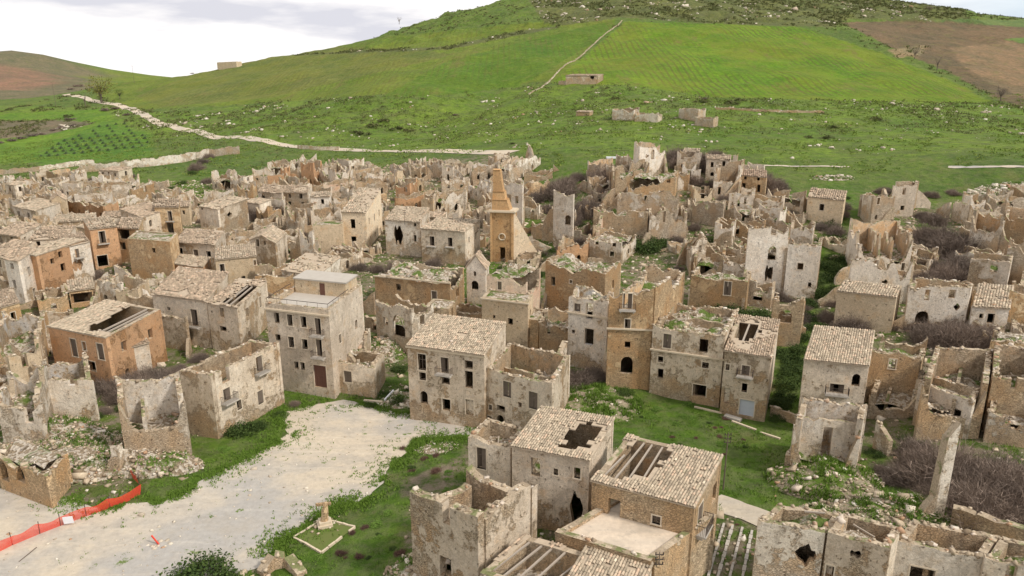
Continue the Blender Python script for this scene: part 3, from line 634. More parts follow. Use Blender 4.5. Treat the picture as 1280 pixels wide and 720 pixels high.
        if nm in 'FSL':
            for (a, b, z0, z1, k) in lops:
                o3 = lambda uu, zz, off: np.array((P_[0]+d[0]*uu+nin[0]*off, P_[1]+d[1]*uu+nin[1]*off, zz)); N_ = np.array((nin[0], nin[1], 0)); D_ = np.array((d[0], d[1], 0)); Z_ = np.array((0, 0, 1.))
                if z1 > top((a+b)/2)-.15 or k == 'h': continue
                if D < 210 and k in 'wsbrgpdx' and rd.random() < .5 or k in 'sbrg':
                    q = MB(); e = .12; pr = .03
                    q.box(o3(a-e, z1, -pr), D_*(b-a+2*e), N_*(pr+.2), Z_*e*1.2)
                    q.box(o3(a-e, z0 if k not in 'wsx' else z0, -pr), D_*e, N_*(pr+.15), Z_*(z1-z0)); q.box(o3(b, z0, -pr), D_*e, N_*(pr+.15), Z_*(z1-z0))
                    if k in 'wsx': q.box(o3(a-e*1.4, z0-.14, -pr*2.2), D_*(b-a+2.8*e), N_*(pr*2+.25), Z_*.14)
                    fr = q.build('door_frame' if k in 'drgbp' else 'window_frame', M['surround'], root, loc)
                    if D < 120 and k in 'wx' and rd.random() < .45:
                        q = MB(); q.box(o3(a, z0, .16), D_*.05, N_*.05, Z_*(z1-z0)); q.box(o3(b-.05, z0, .16), D_*.05, N_*.05, Z_*(z1-z0)); q.box(o3((a+b)/2-.03, z0, .163), D_*.06, N_*.05, Z_*(z1-z0)); q.box(o3(a+.05, z0+(z1-z0)*.62, .166), D_*(b-a-.1), N_*.045, Z_*.05)
                        q.build('casement', M['wood'], fr, loc)
                    if k in 'sb' or (k == 'w' and D < 150 and rd.random() < .3):
                        for sx in (0, 1):
                            if k == 'w' and rd.random() < .4: continue
                            q = MB(); ww = (b-a)/2; an = rd.uniform(.15, 1.2)*(1 if k != 's' else .3); c0 = o3(a if sx == 0 else b, z0+.03, .12); dr = (D_ if sx == 0 else -D_)*math.cos(an)+N_*math.sin(an)
                            q.box(c0, dr*ww*.97, np.cross(Z_, dr)*.05, Z_*(z1-z0-.06))
                            for kk in range(3): q.box(c0+dr*ww*.06+Z_*((z1-z0)*(.08+.3*kk))-np.cross(Z_, dr)*.02, dr*ww*.84, np.cross(Z_, dr)*.09, Z_*.08)
                            q.build('shutter', M['wood'], fr, loc)
                    if k in 'rg':
                        q = MB(); q.box(o3(a, z0, .2), D_*(b-a), N_*.06, Z_*(z1-z0)); nn = max(2, int((b-a)/.5))
                        for kk in range(nn+1): q.box(o3(a+(b-a-.05)*kk/nn, z0, .17), D_*.05, N_*.03, Z_*(z1-z0))
                        q.box(o3(a+.05, z0+(z1-z0)*.5, .165), D_*(b-a-.1), N_*.03, Z_*.07)
                        q.build('door', M['brown' if k == 'r' else 'gdoor'], root, loc)
                if k == 'p':
                    q = MB(); q.box(o3(a, z0, .3), D_*(b-a), N_*.2, Z_*(z1-z0)); q.build('blocked_opening', WM[mat], root, loc)
                if k == 'b':
                    q = MB(); x0, x1 = a-.55, b+.55; q.box(o3(x0, z0-.2, -.95), D_*(x1-x0), N_*.93, Z_*.16)
                    for xx in (x0+.15, x1-.35): q.box(o3(xx, z0-.5, -.6), D_*.18, N_*.58, Z_*.3)
                    bo = q.build('balcony', M['slab'], root, loc); q = MB()
                    rail(q, [o3(x0+.05, z0-.03, -.05), o3(x0+.05, z0-.03, -.9), o3(x1-.05, z0-.03, -.9), o3(x1-.05, z0-.03, -.05)], .95, .14 if D < 140 else .3); q.build('railing', M['metal'], bo, loc)
    zt0 = zt
    if isopen and D > 118 and not base:           # stumps of the neighbouring walls
        for q in range(2+(D > 150)):
            c0 = [A2, B2, C2, D2][rd.randint(0, 3)]; dr = rd.choice((1, -1))*(u if rd.random() < .5 else V/lv); ln = rd.uniform(2, 5.5); P = c0+dr*.02+np.array((rd.uniform(-.3, .3), rd.uniform(-.3, .3))); Q = P+dr*ln; hh = rd.uniform(.3, .8)*h; sd = rd.randint(0, 999); g_ = float(tz(*((P+Q)/2)))
            tp = lambda q: g_+hh*(1-.65*(q/ln)**1.5)-hh*.5*max(0, float(fbm(q/1.8, sd, 3, 4))*1.8-.75)+(float(vnoise(q/.6, sd))-.5)*.5
            m = MB(); wall_mesh(m, P, Q, np.array((-dr[1], dr[0])), g_-1, tp, .5, [], step); m.build('wall', [WM[rd.choice((mat, 'ruin', 'pale'))], IN_[inn], M['top']], root, loc)
    # inner walls
    if part and isopen and lu > 5 and lv > 4:
        for q in range(1+(lu*lv > 110)):
            if rd.random() < .65: s0 = rd.uniform(.3, .7); P, Q = A2+U*s0+V*(th/lv), A2+U*s0+V*(1-th/lv)
            else: s0 = rd.uniform(.35, .65); P, Q = A2+V*s0+U*(th/lu), A2+V*s0+U*(1-th/lu)
            d = (Q-P)/np.linalg.norm(Q-P); sd = rd.randint(0, 999); hh = rd.uniform(.55, .95)*h; ln = np.linalg.norm(Q-P)
            tp = lambda q: zt0-h+hh-1.2*rag*h*max(0, float(fbm(q/2.2, sd, 3, 4))*1.8-.75)+(float(vnoise(q/.6, sd))-.5)*.5
            m = MB(); dw = rd.uniform(.2, .6)*ln; wall_mesh(m, P, Q, np.array((-d[1], d[0])), zb, tp, .4, [(dw, dw+1, zgm, zgm+h*.55+1.2, rd.choice('wa'))], step)
            m.build('inner_wall', [IN_[rd.choice((inn, 'white', 'stone'))], IN_[inn], M['top']], root, loc)
    Ai = A2+u*th*.9+V/lv*th*.9; Ui = U*(1-1.8*th/lu); Vi = V*(1-1.8*th/lv)
    if isopen:
        fl = (.34 if h > 5 else .2) if fill is None else fill
        debris(root, loc, Ai, Ui, Vi, zt-h+h*fl, rs, 2.2 if D < 130 else (1.2 if D < 220 else .6), min(2.2, h*.22), .42 if D < 130 else .6, rd.choice(('rub', 'rub', 'rub2')))
    elif roof == 'flat':
        q = MB(); q.box((*Ai, zt-.25), (*Ui, 0), (*Vi, 0), (0, 0, .25)); q.build('roof_slab', M[tile] if tile in ('terrace', 'slab', 'debris') else M['terrace'], root, loc)
    else:
        O3 = lambda s, t: np.array((A2[0]+U[0]*s+V[0]*t, A2[1]+U[1]*s+V[1]*t, zt+rz(s, t)))
        pl = {'mono': [((0, 0), (1, 0), (0, 1))], 'monoR': [((1, 1), (1, 0), (0, 1))], 'monoL': [((0, 0), (0, 1), (1, 0))], 'gable': [((0, 0), (1, 0), (0, .5)), ((1, 1), (0, 1), (1, .5))],
              'front': [((0, 1), (0, 0), (.5, 1)), ((1, 0), (1, 1), (.5, 0))]}[roof]
        cw, rh = (.25, .40) if D < 90 else ((.28, .46) if D < 125 else ((.40, .65) if D < 190 else (.55, .85)))
        if D > 150: dmg = max(dmg, .45)
        for pi, (o_, e_, v_) in enumerate(pl):
            O = O3(*o_); E = O3(*e_)-O; Vv = O3(*v_)-O; le, lvv = np.linalg.norm(E), np.linalg.norm(Vv)
            ov = .25; O = O-E/le*.12-Vv/lvv*ov+np.array((0, 0, .06)); E = E*(1+.24/le); Vv = Vv*(1+(ov+.05)/lvv)
            hs = [q for q in holes if len(q) < 5 or q[4] == pi]; hsd = rd.randint(0, 99)
            def hole(s, t, hs=hs, grow=0.):
                r = np.zeros(np.shape(s), bool)
                for q in hs:
                    wv = (vnoise(s*le/1.6, t*lvv/1.6, hsd)-.5)*1.7+(vnoise(s*le/.6, t*lvv/.6, hsd+3)-.5)*.8
                    r |= (s+wv*1.1/le > q[0]-grow/le) & (s+wv*1.1/le < q[2]+grow/le) & (t+wv*1.3/lvv > q[1]-grow/lvv) & (t+wv*1.3/lvv < q[3]+grow/lvv)
                return r
            Vt, Ft = tiles(O+np.array((0, 0, .02)), E, Vv, cw, rh, rs, dmg, (lambda s, t: hole(s, t, grow=.35)) if hs else None)
            tag(npmesh('roof_tiles', Vt, Ft, M[tile], root, loc), kind='stuff')
            m = MB()
            if hs:
                nc, nr = max(2, int(le/.6)), max(2, int(lvv/.6))
                for i in range(nc):
                    for j in range(nr):
                        if not bool(hole(np.array((i+.5)/nc), np.array((j+.5)/nr))): m.box(O+E*i/nc+Vv*j/nr-np.array((0, 0, .12)), E/nc*.998, Vv/nr*.998, (0, 0, .12))
                nn = max(3, int(le/1.1))
                for i in range(nn):
                    s0 = (i+.5)/nn
                    if raft != 0 and any(q[0]-.05 < s0 < q[2]+.05 for q in hs) and rd.random() < .85:
                        t1 = 1 if rd.random() < .7 else rd.uniform(.5, .9); sk = rd.uniform(-.5, .5)/nn
                        q = MB(); q.beam(O+E*s0+Vv*.02-np.array((0, 0, .2)), O+E*(s0+sk)+Vv*t1-np.array((0, 0, .2)), .15 if D < 100 else .22); q.build('rafter', M['pale_wood'], root, loc)
            else: m.box(O-np.array((0, 0, .12)), E, Vv, (0, 0, .12))
            ob_ = m.build('roof_bed', M['deck'], root, loc)
            if hs: tag(ob_, kind='stuff')
            if dmg > .1:
                n_ = int(le*lvv*.25*dmg*2); s_, t_ = rs.rand(n_), rs.rand(n_); k_ = ~hole(s_, t_, grow=.3); s_, t_ = s_[k_], t_[k_]
                if len(s_):
                    Vs, Fs = stones(O+s_[:, None]*E+t_[:, None]*Vv+np.array((0, 0, .12)), rs.uniform(.2, .45, len(s_)), rs, .5); tag(npmesh('loose_stones', Vs, Fs, M['rub'], root, loc), kind='stuff')
        if roof in ('gable', 'front'):
            a_, b_ = (O3(0, .5), O3(1, .5)) if roof == 'gable' else (O3(.5, 0), O3(.5, 1)); m = MB(); l_ = np.linalg.norm(b_-a_); n_ = max(2, int(l_/.5))
            for i in range(n_):
                p = a_+(b_-a_)*i/n_+np.array((0, 0, .14+rd.uniform(-.02, .02))); m.beam(p, p+(b_-a_)/n_*1.05, .3, h=.14)
            m.build('ridge_tiles', M[tile], root, loc)
        if holes or dmg > .6: debris(root, loc, Ai, Ui, Vi, zt-h+h*.45, rs, 1.6, 1., .4)
    if corn:
        q = MB(); dd2 = -n*.22; c = corn if isinstance(corn, (int, float)) and not isinstance(corn, bool) else 0.
        q.box((*(A2+dd2-u*.2), zt-c-.24), (*(U+u*.4), 0), (*(n*.219), 0), (0, 0, .24)); q.build('cornice', M['conc'], root, loc)
    BL.append(dict(label=label, A=A2, B=B2, C=C2, D=D2, zt=zt, px=(A[0]+B[0])/2, py=(A[1]+B[1])/2, cen=cen, zg=zgm, root=root))
    return root
def wallrun(label, px, h, mat='stone', th=.5, rag=.2, name='stone_wall', cat='wall', ops=(), ground=True, step=.8):
    """free standing wall along ground points given in the picture"""
    P = [hit(x, y, 0 if ground else h) for x, y in px]; loc = P[0].copy(); loc[2] = float(tz(*loc[:2])); root = empty(name, loc); tag(root, label, cat); rs = np.random.RandomState(int(px[0][0]))
    for i in range(len(P)-1):
        p, q = P[i][:2], P[i+1][:2]; ln = np.linalg.norm(q-p); d = (q-p)/ln; hh = h if not hasattr(h, '__len__') else None
        def top(t, i=i):
            x, y = p+d*t; g = float(tz(x, y)); H = h if hh else h[i]*(1-t/ln)+h[i+1]*t/ln
            return g+H*(1-rag*max(0, float(fbm(t/3, i*9.1, 5))*1.8-.7)) + (float(vnoise(t/.7, i, 3))-.5)*.25
        m = MB(); zb = min(float(tz(*p)), float(tz(*q)))-1.2; lops = []
        for o in ops:
            if o[5] != i: continue
            nin = np.array((-d[1], d[0])); N3 = np.array((nin[0], nin[1], 0))
            def onp(a, b):
                r = ray(a, b); t = ((np.array((p[0], p[1], 0))-CP)@N3)/(r@N3); w_ = CP+r*t; return (w_[:2]-p)@d, w_[2]
            ua, ub = sorted((onp(o[0], (o[1]+o[3])/2)[0], onp(o[2], (o[1]+o[3])/2)[0])); mx_ = (o[0]+o[2])/2; lops.append((max(ua, .1), min(ub, ln-.1), onp(mx_, o[3])[1], onp(mx_, o[1])[1], o[4]))
        nin = np.array((-d[1], d[0])); nin = nin if nin[1] > 0 else -nin
        wall_mesh(m, p, q, nin, zb, top, th, lops, step); ob = m.build('wall', [WM[mat], WM[mat], M['top']], root, loc)
        ns = int(ln*1.5); t = rs.rand(ns)*ln; o_ = rs.rand(ns)*th; Z = np.array([top(k) for k in t])+.04
        Vv, Ff = stones(np.c_[p[0]+d[0]*t+nin[0]*o_, p[1]+d[1]*t+nin[1]*o_, Z], rs.uniform(.2, .45, ns), rs)
        if len(Ff): tag(npmesh('loose_stones', Vv, Ff, M['rub'], ob, loc), kind='stuff')
    return root
# ------------------------------------------------------------------ the town: foreground
b = bld
b('tall roofless ruin with mossy wall tops at the bottom centre of the town', (512,613),(597,646),(672,600), 9, mat='cream', rag=.14, th=.95, F=[(553,625,562,655,'d'),(550,697,564,722,'w')], fill=.12, part=0, w=(1,1,.85,.8), inn='stone')
b('cream two storey house with tiled roof and a sunken terrace notch', (640,557),(737,575),(767,534), 8.6, 'mono', 'cream', F=[(663.5,572.5,675,595,'d'),(692,585.7,697.5,593.7,'x'),(717.5,584.5,725.5,598),(712,618,729,652,'h')], holes=[(.62,.2,.93,.75)], raft=0, rise=1.0, dmg=.12, tile='tile_pale')
b('narrow plastered ruin with one framed window, left of the terrace notch house', (585,546),(638,557),(652,540), 8.4, mat='cream', rag=.08, F=[(596,560,607.5,586,'w')], fill=.75, part=0, cap=5)
b('two storey stone house with half collapsed roof and bare rafters', (740,600),(868,633),(902,577), 8.2, 'mono', 'stone', F=[(760,624,775,656,'d'),(815,645,825.5,655,'w')], S=[(872.5,632,877.5,657,'b'),(891,606,895,625,'w')], holes=[(.03,.22,.46,.92)], rise=.6, dmg=.12, tile='tile_pale', inn='ochre')
b('low stone house carrying a flat pale screed terrace', (694,669),(813,706),(852,678), 5.2, 'flat', 'stone', tile='terrace', para=.35, S=[], cap=9)
b('roofless stone room with slanting bare rafters at the bottom edge', (600,716),(700,748),(752,700), 4.8, 'mono', 'pale', holes=[(.05,.0,1.0,1.0)], rise=.3, dmg=.1, fill=.05)
b('low house with cream corrugated clay tiles at the bottom edge', (703,735),(790,762),(815,708), 4.8, 'mono', 'pale', rise=.3, dmg=.12, tile='tile_pale')
b('long roofless stone ruin with a ragged hole at the bottom right', (948,650),(1032,664),(1046,649), 6.5, mat='pale', rag=.06, F=[(992,682,1021,704,'h')], part=0, fill=.72, cap=3.6)
b('roofless ruin with orange inner wall and small oval opening', (1035,664),(1112,684),(1124,665), 6.3, mat='cream', rag=.06, F=[(1062,687,1077,698,'h'),(1032,707,1042,722,'d')], inn='ochre', part=0, fill=.72, cap=3.6)
b('pale roofless house row at the bottom right above a grassy yard', (1118,672),(1231,694),(1240,682), 5.2, mat='white', rag=.06, F=[(1136,710,1168,735,'d')], part=1, fill=.5, cap=3.6)
b('last pale ruin of the bottom right row with dark doorway', (1232,696),(1305,711),(1315,695), 5.2, mat='cream', rag=.08, F=[(1257,707,1271,725,'d')], part=0, fill=.6, cap=4)
# right side
b('tall pale house with sloping tile roof and arched window', (1006,449),(1086,457),(1092,420), 9.6, 'mono', 'cream', F=[(1065,467.5,1075.5,482.5,'a'),(1037,480,1055,491,'b')], rise=1.6, dmg=.06, tile='tile_pale', cap=9)
b('roofless white shell built against the foot of the tall pale house', (995,516),(1079,523),(1083,505), 7.6, mat='white', rag=.12, inn='white', part=1, fill=.12, cap=4.6, w=(.14,1,1.02,.95))
b('roofless stone house with framed window right of the tall pale house', (1091,437),(1152,443),(1160,417), 7.5, mat='stone', rag=.06, F=[(1111,449,1120,461)], part=0, fill=.55, cap=9)
b('sunken ruin with leaning slabs below the framed window stone house', (1090,480),(1148,486),(1153,470), 4.5, mat='pale', rag=.5, w=(.3,1,1,1), part=1, fill=.25, cap=8)
b('large roofless stone house with broken tile edge on the right', (1156,474),(1236,480),(1241,432), 7.5, mat='stone', rag=.07, w=(.4,1,1,1), F=[], part=1, fill=.35, inn='stone', cap=13)
b('small stone house with bright white front and black doorway', (1149,476),(1217,499),(1226,486), 5.6, mat='white', rag=.1, F=[(1189.5,511,1201,528,'d')], part=0, fill=.7, cap=3.5)
b('roofless stone ruin at the right edge with a small window', (1242,467),(1305,474),(1300,437), 7.5, mat='stone', rag=.08, F=[(1264,470,1272,486)], part=1, fill=.4, cap=12)
b('crumbling shell with a caved hole at the right edge', (1238,508),(1300,518),(1300,492), 4.5, mat='pale', rag=.35, F=[(1256,520,1284,536,'h')], part=0, fill=.4, cap=8)
b('small orange stone shed with a square hole at the right edge', (1240,424),(1300,431),(1300,412), 4, mat='ochre', rag=.08, F=[(1245,430,1251,437,'d')], part=0, fill=.8, cap=6)
b('small white house with bumpy tile roof near the right edge', (1216,383),(1262,386),(1266,358), 4.2, 'mono', 'white', F=[(1224,392,1229,398,'x'),(1234,392,1243,404,'d')], rise=1.6, dmg=.3, tile='tile_pale', cap=9)
b('ochre ruin above the right edge, beside the bumpy tile roof', (1264,362),(1310,366),(1310,348), 6, mat='ochre', rag=.1, F=[(1277,358,1281,364)], part=0, cap=7)
b('roofless white house with two black windows above bare scrub', (1138,354),(1214,358),(1218,347), 8, mat='white', rag=.07, F=[(1156,362,1162.5,375.5,'x'),(1186,362,1195,372.5,'x'),(1192,380,1200,387,'h'),(1144,389,1161,405,'a')], part=0, fill=.5, cap=5)
b('plain cream shed with a low sloping roof beside the scrub', (1047,364),(1120,372),(1127,360), 6.5, 'mono', 'smooth', rise=.5, dmg=.3, auto=(0,0,1), tile='tile_pale', cap=6)
b('pale roofless ruin with one square window at the right edge', (1214,321),(1264,327),(1268,315), 7, mat='white', rag=.12, F=[(1237.5,330,1247.5,340.5,'x')], part=0, fill=.55, cap=7)
b('broken grey ruin mass at the right edge above the square window ruin', (1262,300),(1310,306),(1310,285), 9, mat='pale', rag=.3, part=1, cap=9)
b('tall roofless tower house at the top right with ivy stained walls', (1217,262),(1256,268),(1262,250), 10, mat='pale', rag=.2, part=1, fill=.2, inn='ochre', w=(.6,1,1,1), cap=9)
b('high stone ruin at the right edge beside the roofless tower house', (1258,263),(1305,268),(1305,249), 10, mat='stone', rag=.15, part=1, fill=.3, cap=10, inn='ochre')
b('stepped ruin with a long orange inner wall on the slope', (1077,290),(1144,286),(1147,246), 10, mat='white', rag=.2, part=1, fill=.25, inn='ochre', w=(.55,1,1,1), cap=13)
b('highest grey box of the stepped ruin on the right slope', (1118,228),(1147,228),(1149,221), 9, mat='grey', rag=.1, part=0, cap=7)
b('ruined grey upper room left of the highest grey box', (1093,242),(1120,240),(1122,232), 8.5, mat='pale', rag=.2, part=0, cap=8)
b('white fronted ruin with a tall window gap on the lower slope', (1066,318),(1142,320),(1144,303), 9.5, mat='white', rag=.35, F=[(1103,322,1110,336,'d'),(1102,350,1110,355,'h')], part=1, fill=.3, cap=8)
b('small pale house with square window alone on the green slope', (1010,246),(1055,251),(1062,238), 6.5, 'mono', 'beige', F=[(1024,255,1030,263,'x')], rise=1.4, dmg=.5, cap=7)
b('tall pale three storey ruin front with arched openings', (937,278),(987,279),(990,270), 14.5, mat='white', rag=.06, F=[(964,282.5,971,294,'a'),(960,308,970.5,325,'a'),(956,332,966,350,'h')], part=0, fill=.5, cap=5)
b('wide pale lower wing of the three storey ruin front', (986,302),(1026,305),(1030,292), 11, mat='white', rag=.04, F=[(997,329,1004,337,'x'),(1010,353,1014,359,'d')], part=0, fill=.6, cap=7)
b('collapsed stone ruin behind the pale three storey front', (988,272),(1018,275),(1024,258), 8, mat='ruin', rag=.45, part=1, cap=9)
# centre
b('tall orange tower house with arched door and collapsed pink roof', (762,357),(818,359),(857,330), 15.5, mat='ochre', rag=.05, F=[(776,446,791,467,'a'),(781,427,788,435,'w'),(781,399,788,410,'w'),(779,367,790,386,'b')], part=1, fill=.72, inn='ochre', cap=14, w=(1,1,1,.9), corn=6.2)
b('slim white three storey house beside the orange tower house', (711,369),(760,376),(770,352), 11.5, mat='white', rag=.06, F=[(733,379.5,741,399,'d'),(718,379.5,725.5,389,'s'),(731,411,742,431,'d'),(714.5,412,718.5,417,'x')], part=1, fill=.75, cap=8, inn='blue', corn=2.6)
b('wide stone house with pink stained corner in the town centre', (682,323),(757,337),(778,322), 11, mat='ochre', rag=.08, F=[(689,346,694,357,'x'),(712,350,715,354,'x')], part=1, fill=.75, cap=9, inn='white')
b('pink washed stone house left of the town centre block', (608,341),(658,346),(682,323), 11, mat='pink', rag=.08, part=0, fill=.85, F=[(622,352,627,362,'s')], cap=10)
b('beige terraced house with cornice below the pink washed house', (602,372),(660,379),(668,366), 8.2, 'flat', 'beige', F=[(616,394,619,398,'x'),(635,398,641,406,'x')], corn=True, cap=5, para=.1, tile='debris')
b('small orange annex with one window below the pink corner', (655,399),(673,402),(684,388), 5, 'flat', 'ochre', F=[(655.7,409,662,420,'d')], cap=6, para=.2, tile='debris')
b('low rubble walled ruin between orange annex and white house', (674,402),(711,405),(716,388), 6, mat='stone', rag=.25, F=[(684,405,688,418,'d')], part=0, cap=8, fill=.6)
b('large cream three storey house with broad hipped tile roof', (509,431),(605,444),(632,417), 10.8, 'mono', 'cream', F=[(522.5,442.5,532.5,462.5,'x'),(524,465.5,532.5,475,'x'),(551,447,561,466,'b'),(552,471,562,480,'x'),(581,451,591,461,'x'),(581,464,591,485,'x'),(525.5,489,534.5,504.5,'a'),(553,499,563,513,'d'),(582,499.5,592,519,'p')], rise=1.6, dmg=.12, tile='tile_pale', corn=.1)
b('roofless cream wing with green shutters right of the large cream house', (607,458),(690,479),(707,452), 8, mat='cream', rag=.07, F=[(629,477,639,496,'s'),(661,490,672,511,'s'),(609,520,615,535,'d'),(621,519,630,536,'a'),(621,507,631,514,'x'),(611,506,615,512,'x'),(648,503,652,509,'x')], part=1, fill=.45, cap=10)
b('four storey grey beige house with stacked balconies and brown garage door', (332,384),(411,393),(452,362), 13, 'flat', 'grey', F=[(342.5,391,349,404),(359,393,365.5,407),(376,395.5,383,409),(394,398,401,418,'b'),(344,418,350.5,426),(360.5,421,367.5,434),(377.5,424,384.5,436),(395.5,424.5,402.5,445,'b'),(367.5,452,373,461),(375.5,453,381,462),(392.5,457,408,484,'r')], corn=.1, cap=13, para=.7, tile='slab')
b('small ruined stone room at the foot of the four storey house', (417,450),(467,457),(478,441), 5.2, mat='cream', rag=.15, F=[(430,464,439.5,477.5,'s')], part=0, fill=.6, cap=6)
b('sloping ruined flank with rubble behind the small stone room', (412,418),(445,424),(462,398), 7.5, mat='pale', rag=.4, part=1, fill=.5, cap=9)
b('roofless ruin with a big pointed arch opening', (469,374),(514,385),(530,380), 8.5, mat='pale', rag=.12, F=[(491,394,506,421,'a'),(479,397,485,406,'d')], part=0, fill=.45, cap=5)
b('little grass topped stone house with a narrow door', (531,384),(561,387),(567,380), 6, 'flat', 'stone', F=[(540,399,545,413,'d')], cap=5, tile='debris', para=.1)
b('ochre stone church house with sunken open roof', (468,342),(562,351),(583,329), 8.2, mat='ochre', rag=.05, F=[(495,355,501,363,'x'),(539.5,364,546,377,'s')], S=[(570,360,574,372,'d')], part=0, fill=.82, cap=11, corn=.3)
b('white chapel front with a pointed gable', (583,334),(607,336),(610,331), 7.5, 'front', 'white', F=[(592,339,595,345,'a'),(589,351,598,362,'a')], rise=2.4, dmg=.3, cap=4.5, cat='chapel', name='chapel')
b('plain beige house with a long bare side gable', (427,265),(457,266),(490,243), 9.5, 'mono', 'smooth', rise=3.6, dmg=.8, tile='tile_pale', F=[(438,274,444,285.5,'x'),(439,295.5,445.5,308,'x')], cap=17)
b('pale house with a broken round arch beside the plain beige house', (481,275),(525,278),(543,261), 8.5, 'mono', 'pale', F=[(492,282,504,305,'h'),(517,279,520.5,283,'x'),(517,294,520.5,302,'x')], rise=1.4, dmg=.3, tile='tile_pale', cap=12)
b('long cream house with small balcony and lumpy tile roof', (526,286),(581,290),(604,278), 8, 'mono', 'cream', F=[(537,295.5,543,307,'b'),(560,297,565.5,308,'b')], rise=1.0, dmg=.3, tile='tile_pale', cap=10)
b('plain curved beige wall house left of the bare gable house', (391,283),(428,281),(432,270), 7.5, 'flat', 'beige', auto=(0,0,1), cap=6, tile='debris', para=.2)
b('grey stone ruin with black arch behind the lumpy tile roof', (541,238),(582,236),(586,228), 7.5, mat='pale', rag=.25, F=[(544,245,552,262,'a'),(568,254,577,264,'a')], part=0, fill=.4, cap=6)
b('ruined slope of walls right of the black arch', (584,250),(612,258),(618,240), 6, mat='ruin', rag=.4, part=1, cap=9)
b('shattered stone ruin just left of the obelisk tower', (585,222),(612,228),(618,215), 6.5, mat='ruin', rag=.45, part=1, cap=9, inn='blue')
b('pale windowed tower wall standing behind the obelisk tower', (628,226),(653,228),(656,220), 13, mat='white', rag=.06, F=[(634,243,639,252,'x'),(644,245,648,254,'x')], part=0, fill=.4, cap=6)
0 and b('flat beige roof building at the foot of the town centre block', (618,313),(664,318),(672,306), 5, mat='beige', rag=.12, part=0, fill=.8, cap=8)
# centre right hill cluster
b('topmost white tower ruin on the upper slope', (800,180),(832,178),(835,173), 11, mat='white', rag=.2, F=[(814,187,818,199,'a'),(807,193,811,197,'h')], part=0, cap=7)
b('ochre walled ruin just under the topmost white tower', (770,206),(812,203),(818,196), 10.5, mat='stone', rag=.3, part=0, cap=8, fill=.6)
b('long orange banded ruin in the middle of the upper cluster', (786,216),(845,214),(850,207), 10, mat='ochre', rag=.25, part=0, cap=8, fill=.7)
b('broad ruined front with dark doorway in the upper cluster', (772,238),(848,240),(852,229), 11, mat='pale', rag=.22, F=[(802,239,810,255,'d'),(824,247,830,259,'w'),(780,240,786,246,'h')], part=1, fill=.45, cap=7)
b('low stone terrace house with three small holes', (742,260),(810,264),(815,252), 8, mat='stone', rag=.18, F=[(760,262,763,266,'x'),(771,262,775,266,'x'),(799,266,804,271,'x')], part=0, fill=.7, cap=8)
b('crumbling orange ruin with a jagged black hole', (814,262),(860,258),(872,242), 8.5, mat='ruin', rag=.3, F=[(841,262,854,277,'h'),(829,264,832,278,'d')], part=1, fill=.4, cap=9, inn='ochre')
b('tall lone bell tower fragment with small arch', (692,238),(717,240),(719,235), 14, mat='white', rag=.08, F=[(706,269,714,281,'a')], part=0, fill=.15, cap=3.2, name='tower_ruin', cat='tower ruin', w=(1,.95,.9,1))
b('half buried arch ruin left of the bell tower fragment', (664,277),(691,279),(693,273), 4.5, mat='stone', rag=.3, F=[(680,278,690,291,'a')], part=0, cap=4)
b('ruined cluster on the ridge between the obelisk and the green slope', (636,198),(676,192),(680,186), 6.5, mat='ruin', rag=.4, part=1, cap=8, F=[(664,205,667,213,'h')])
b('broken pale stone strip right of the ridge cluster', (655,212),(690,212),(692,206), 3.5, mat='stone', rag=.5, part=0, cap=5)
b('pale ruined gable house standing alone by the dark scrub', (894,204),(926,204),(938,192), 10, mat='pale', rag=.15, part=0, fill=.15, inn='ochre', w=(.55,1,1,1), cap=9)
b('low ochre house with tile rubble right of the ruined gable', (922,219),(958,222),(957,209), 5.5, 'mono', 'ochre', rise=.8, dmg=.45, cap=9, tile='tile_red')
b('row of white plaster pilasters left standing in a ruin', (912,239),(943,240),(945,230), 6, mat='white', rag=.25, F=[(914,242,917,256,'d'),(922,245,925,258,'d'),(930,246,933,258,'d')], part=1, cap=6, inn='white')
b('small yellow washed ruin with a green window hole', (942,244),(980,248),(984,238), 5.5, mat='cream', rag=.2, F=[(953,253,959,261,'x'),(966,257,972,270,'d')], part=0, cap=6, inn='ochre')
b('jagged stone ruin between the black hole and the white pilasters', (866,248),(905,252),(912,236), 6.5, mat='ruin', rag=.45, part=1, cap=10, F=[(880,255,886,262,'h')])
b('two white wall stumps among dark scrub on the upper slope', (848,209),(876,210),(877,206), 5, mat='white', rag=.6, w=(1,.4,.5,.6), F=[(856,205,860,220,'d'),(862,212,866,220,'a')], part=0, cap=3)
b('white plastered box ruin above the broken triangular walls', (894,276),(917,279),(922,270), 6, mat='white', rag=.1, part=0, cap=7)
b('crumbled house with a steep broken diagonal wall', (868,310),(905,314),(912,286), 7, mat='stone', rag=.5, part=1, cap=12, inn='ochre', w=(.5,1,1,1))
b('roofless orange house with dark shuttered opening', (864,342),(935,349),(941,330), 7, mat='ochre', rag=.14, F=[(905,352,914,369,'s'),(924,346,927,350,'x')], part=1, fill=.65, cap=9)
b('grey ruined stair tower beside the roofless orange house', (905,316),(934,320),(938,296), 7.5, mat='ruin', rag=.4, part=1, cap=10, F=[(914,330,917,333,'x')])
b('small stone ruin with low arch under the three storey front', (936,350),(966,354),(968,342), 5, mat='pale', rag=.3, F=[(941,362,953,376,'a'),(946,347,953,360,'d')], part=0, cap=6)
b('freestanding double arch ruin in the green gully', (968,367),(1006,369),(1008,362), 9, mat='stone', rag=.1, F=[(975,367,991,382,'a'),(973,387,990,404,'a')], part=0, cap=3.5, fill=.1, w=(1,.9,.5,.9))
b('beige ruin with bright sloping wall below the green brambles', (737,297),(777,301),(808,286), 5.5, mat='white', rag=.08, part=0, fill=.75, cap=9)
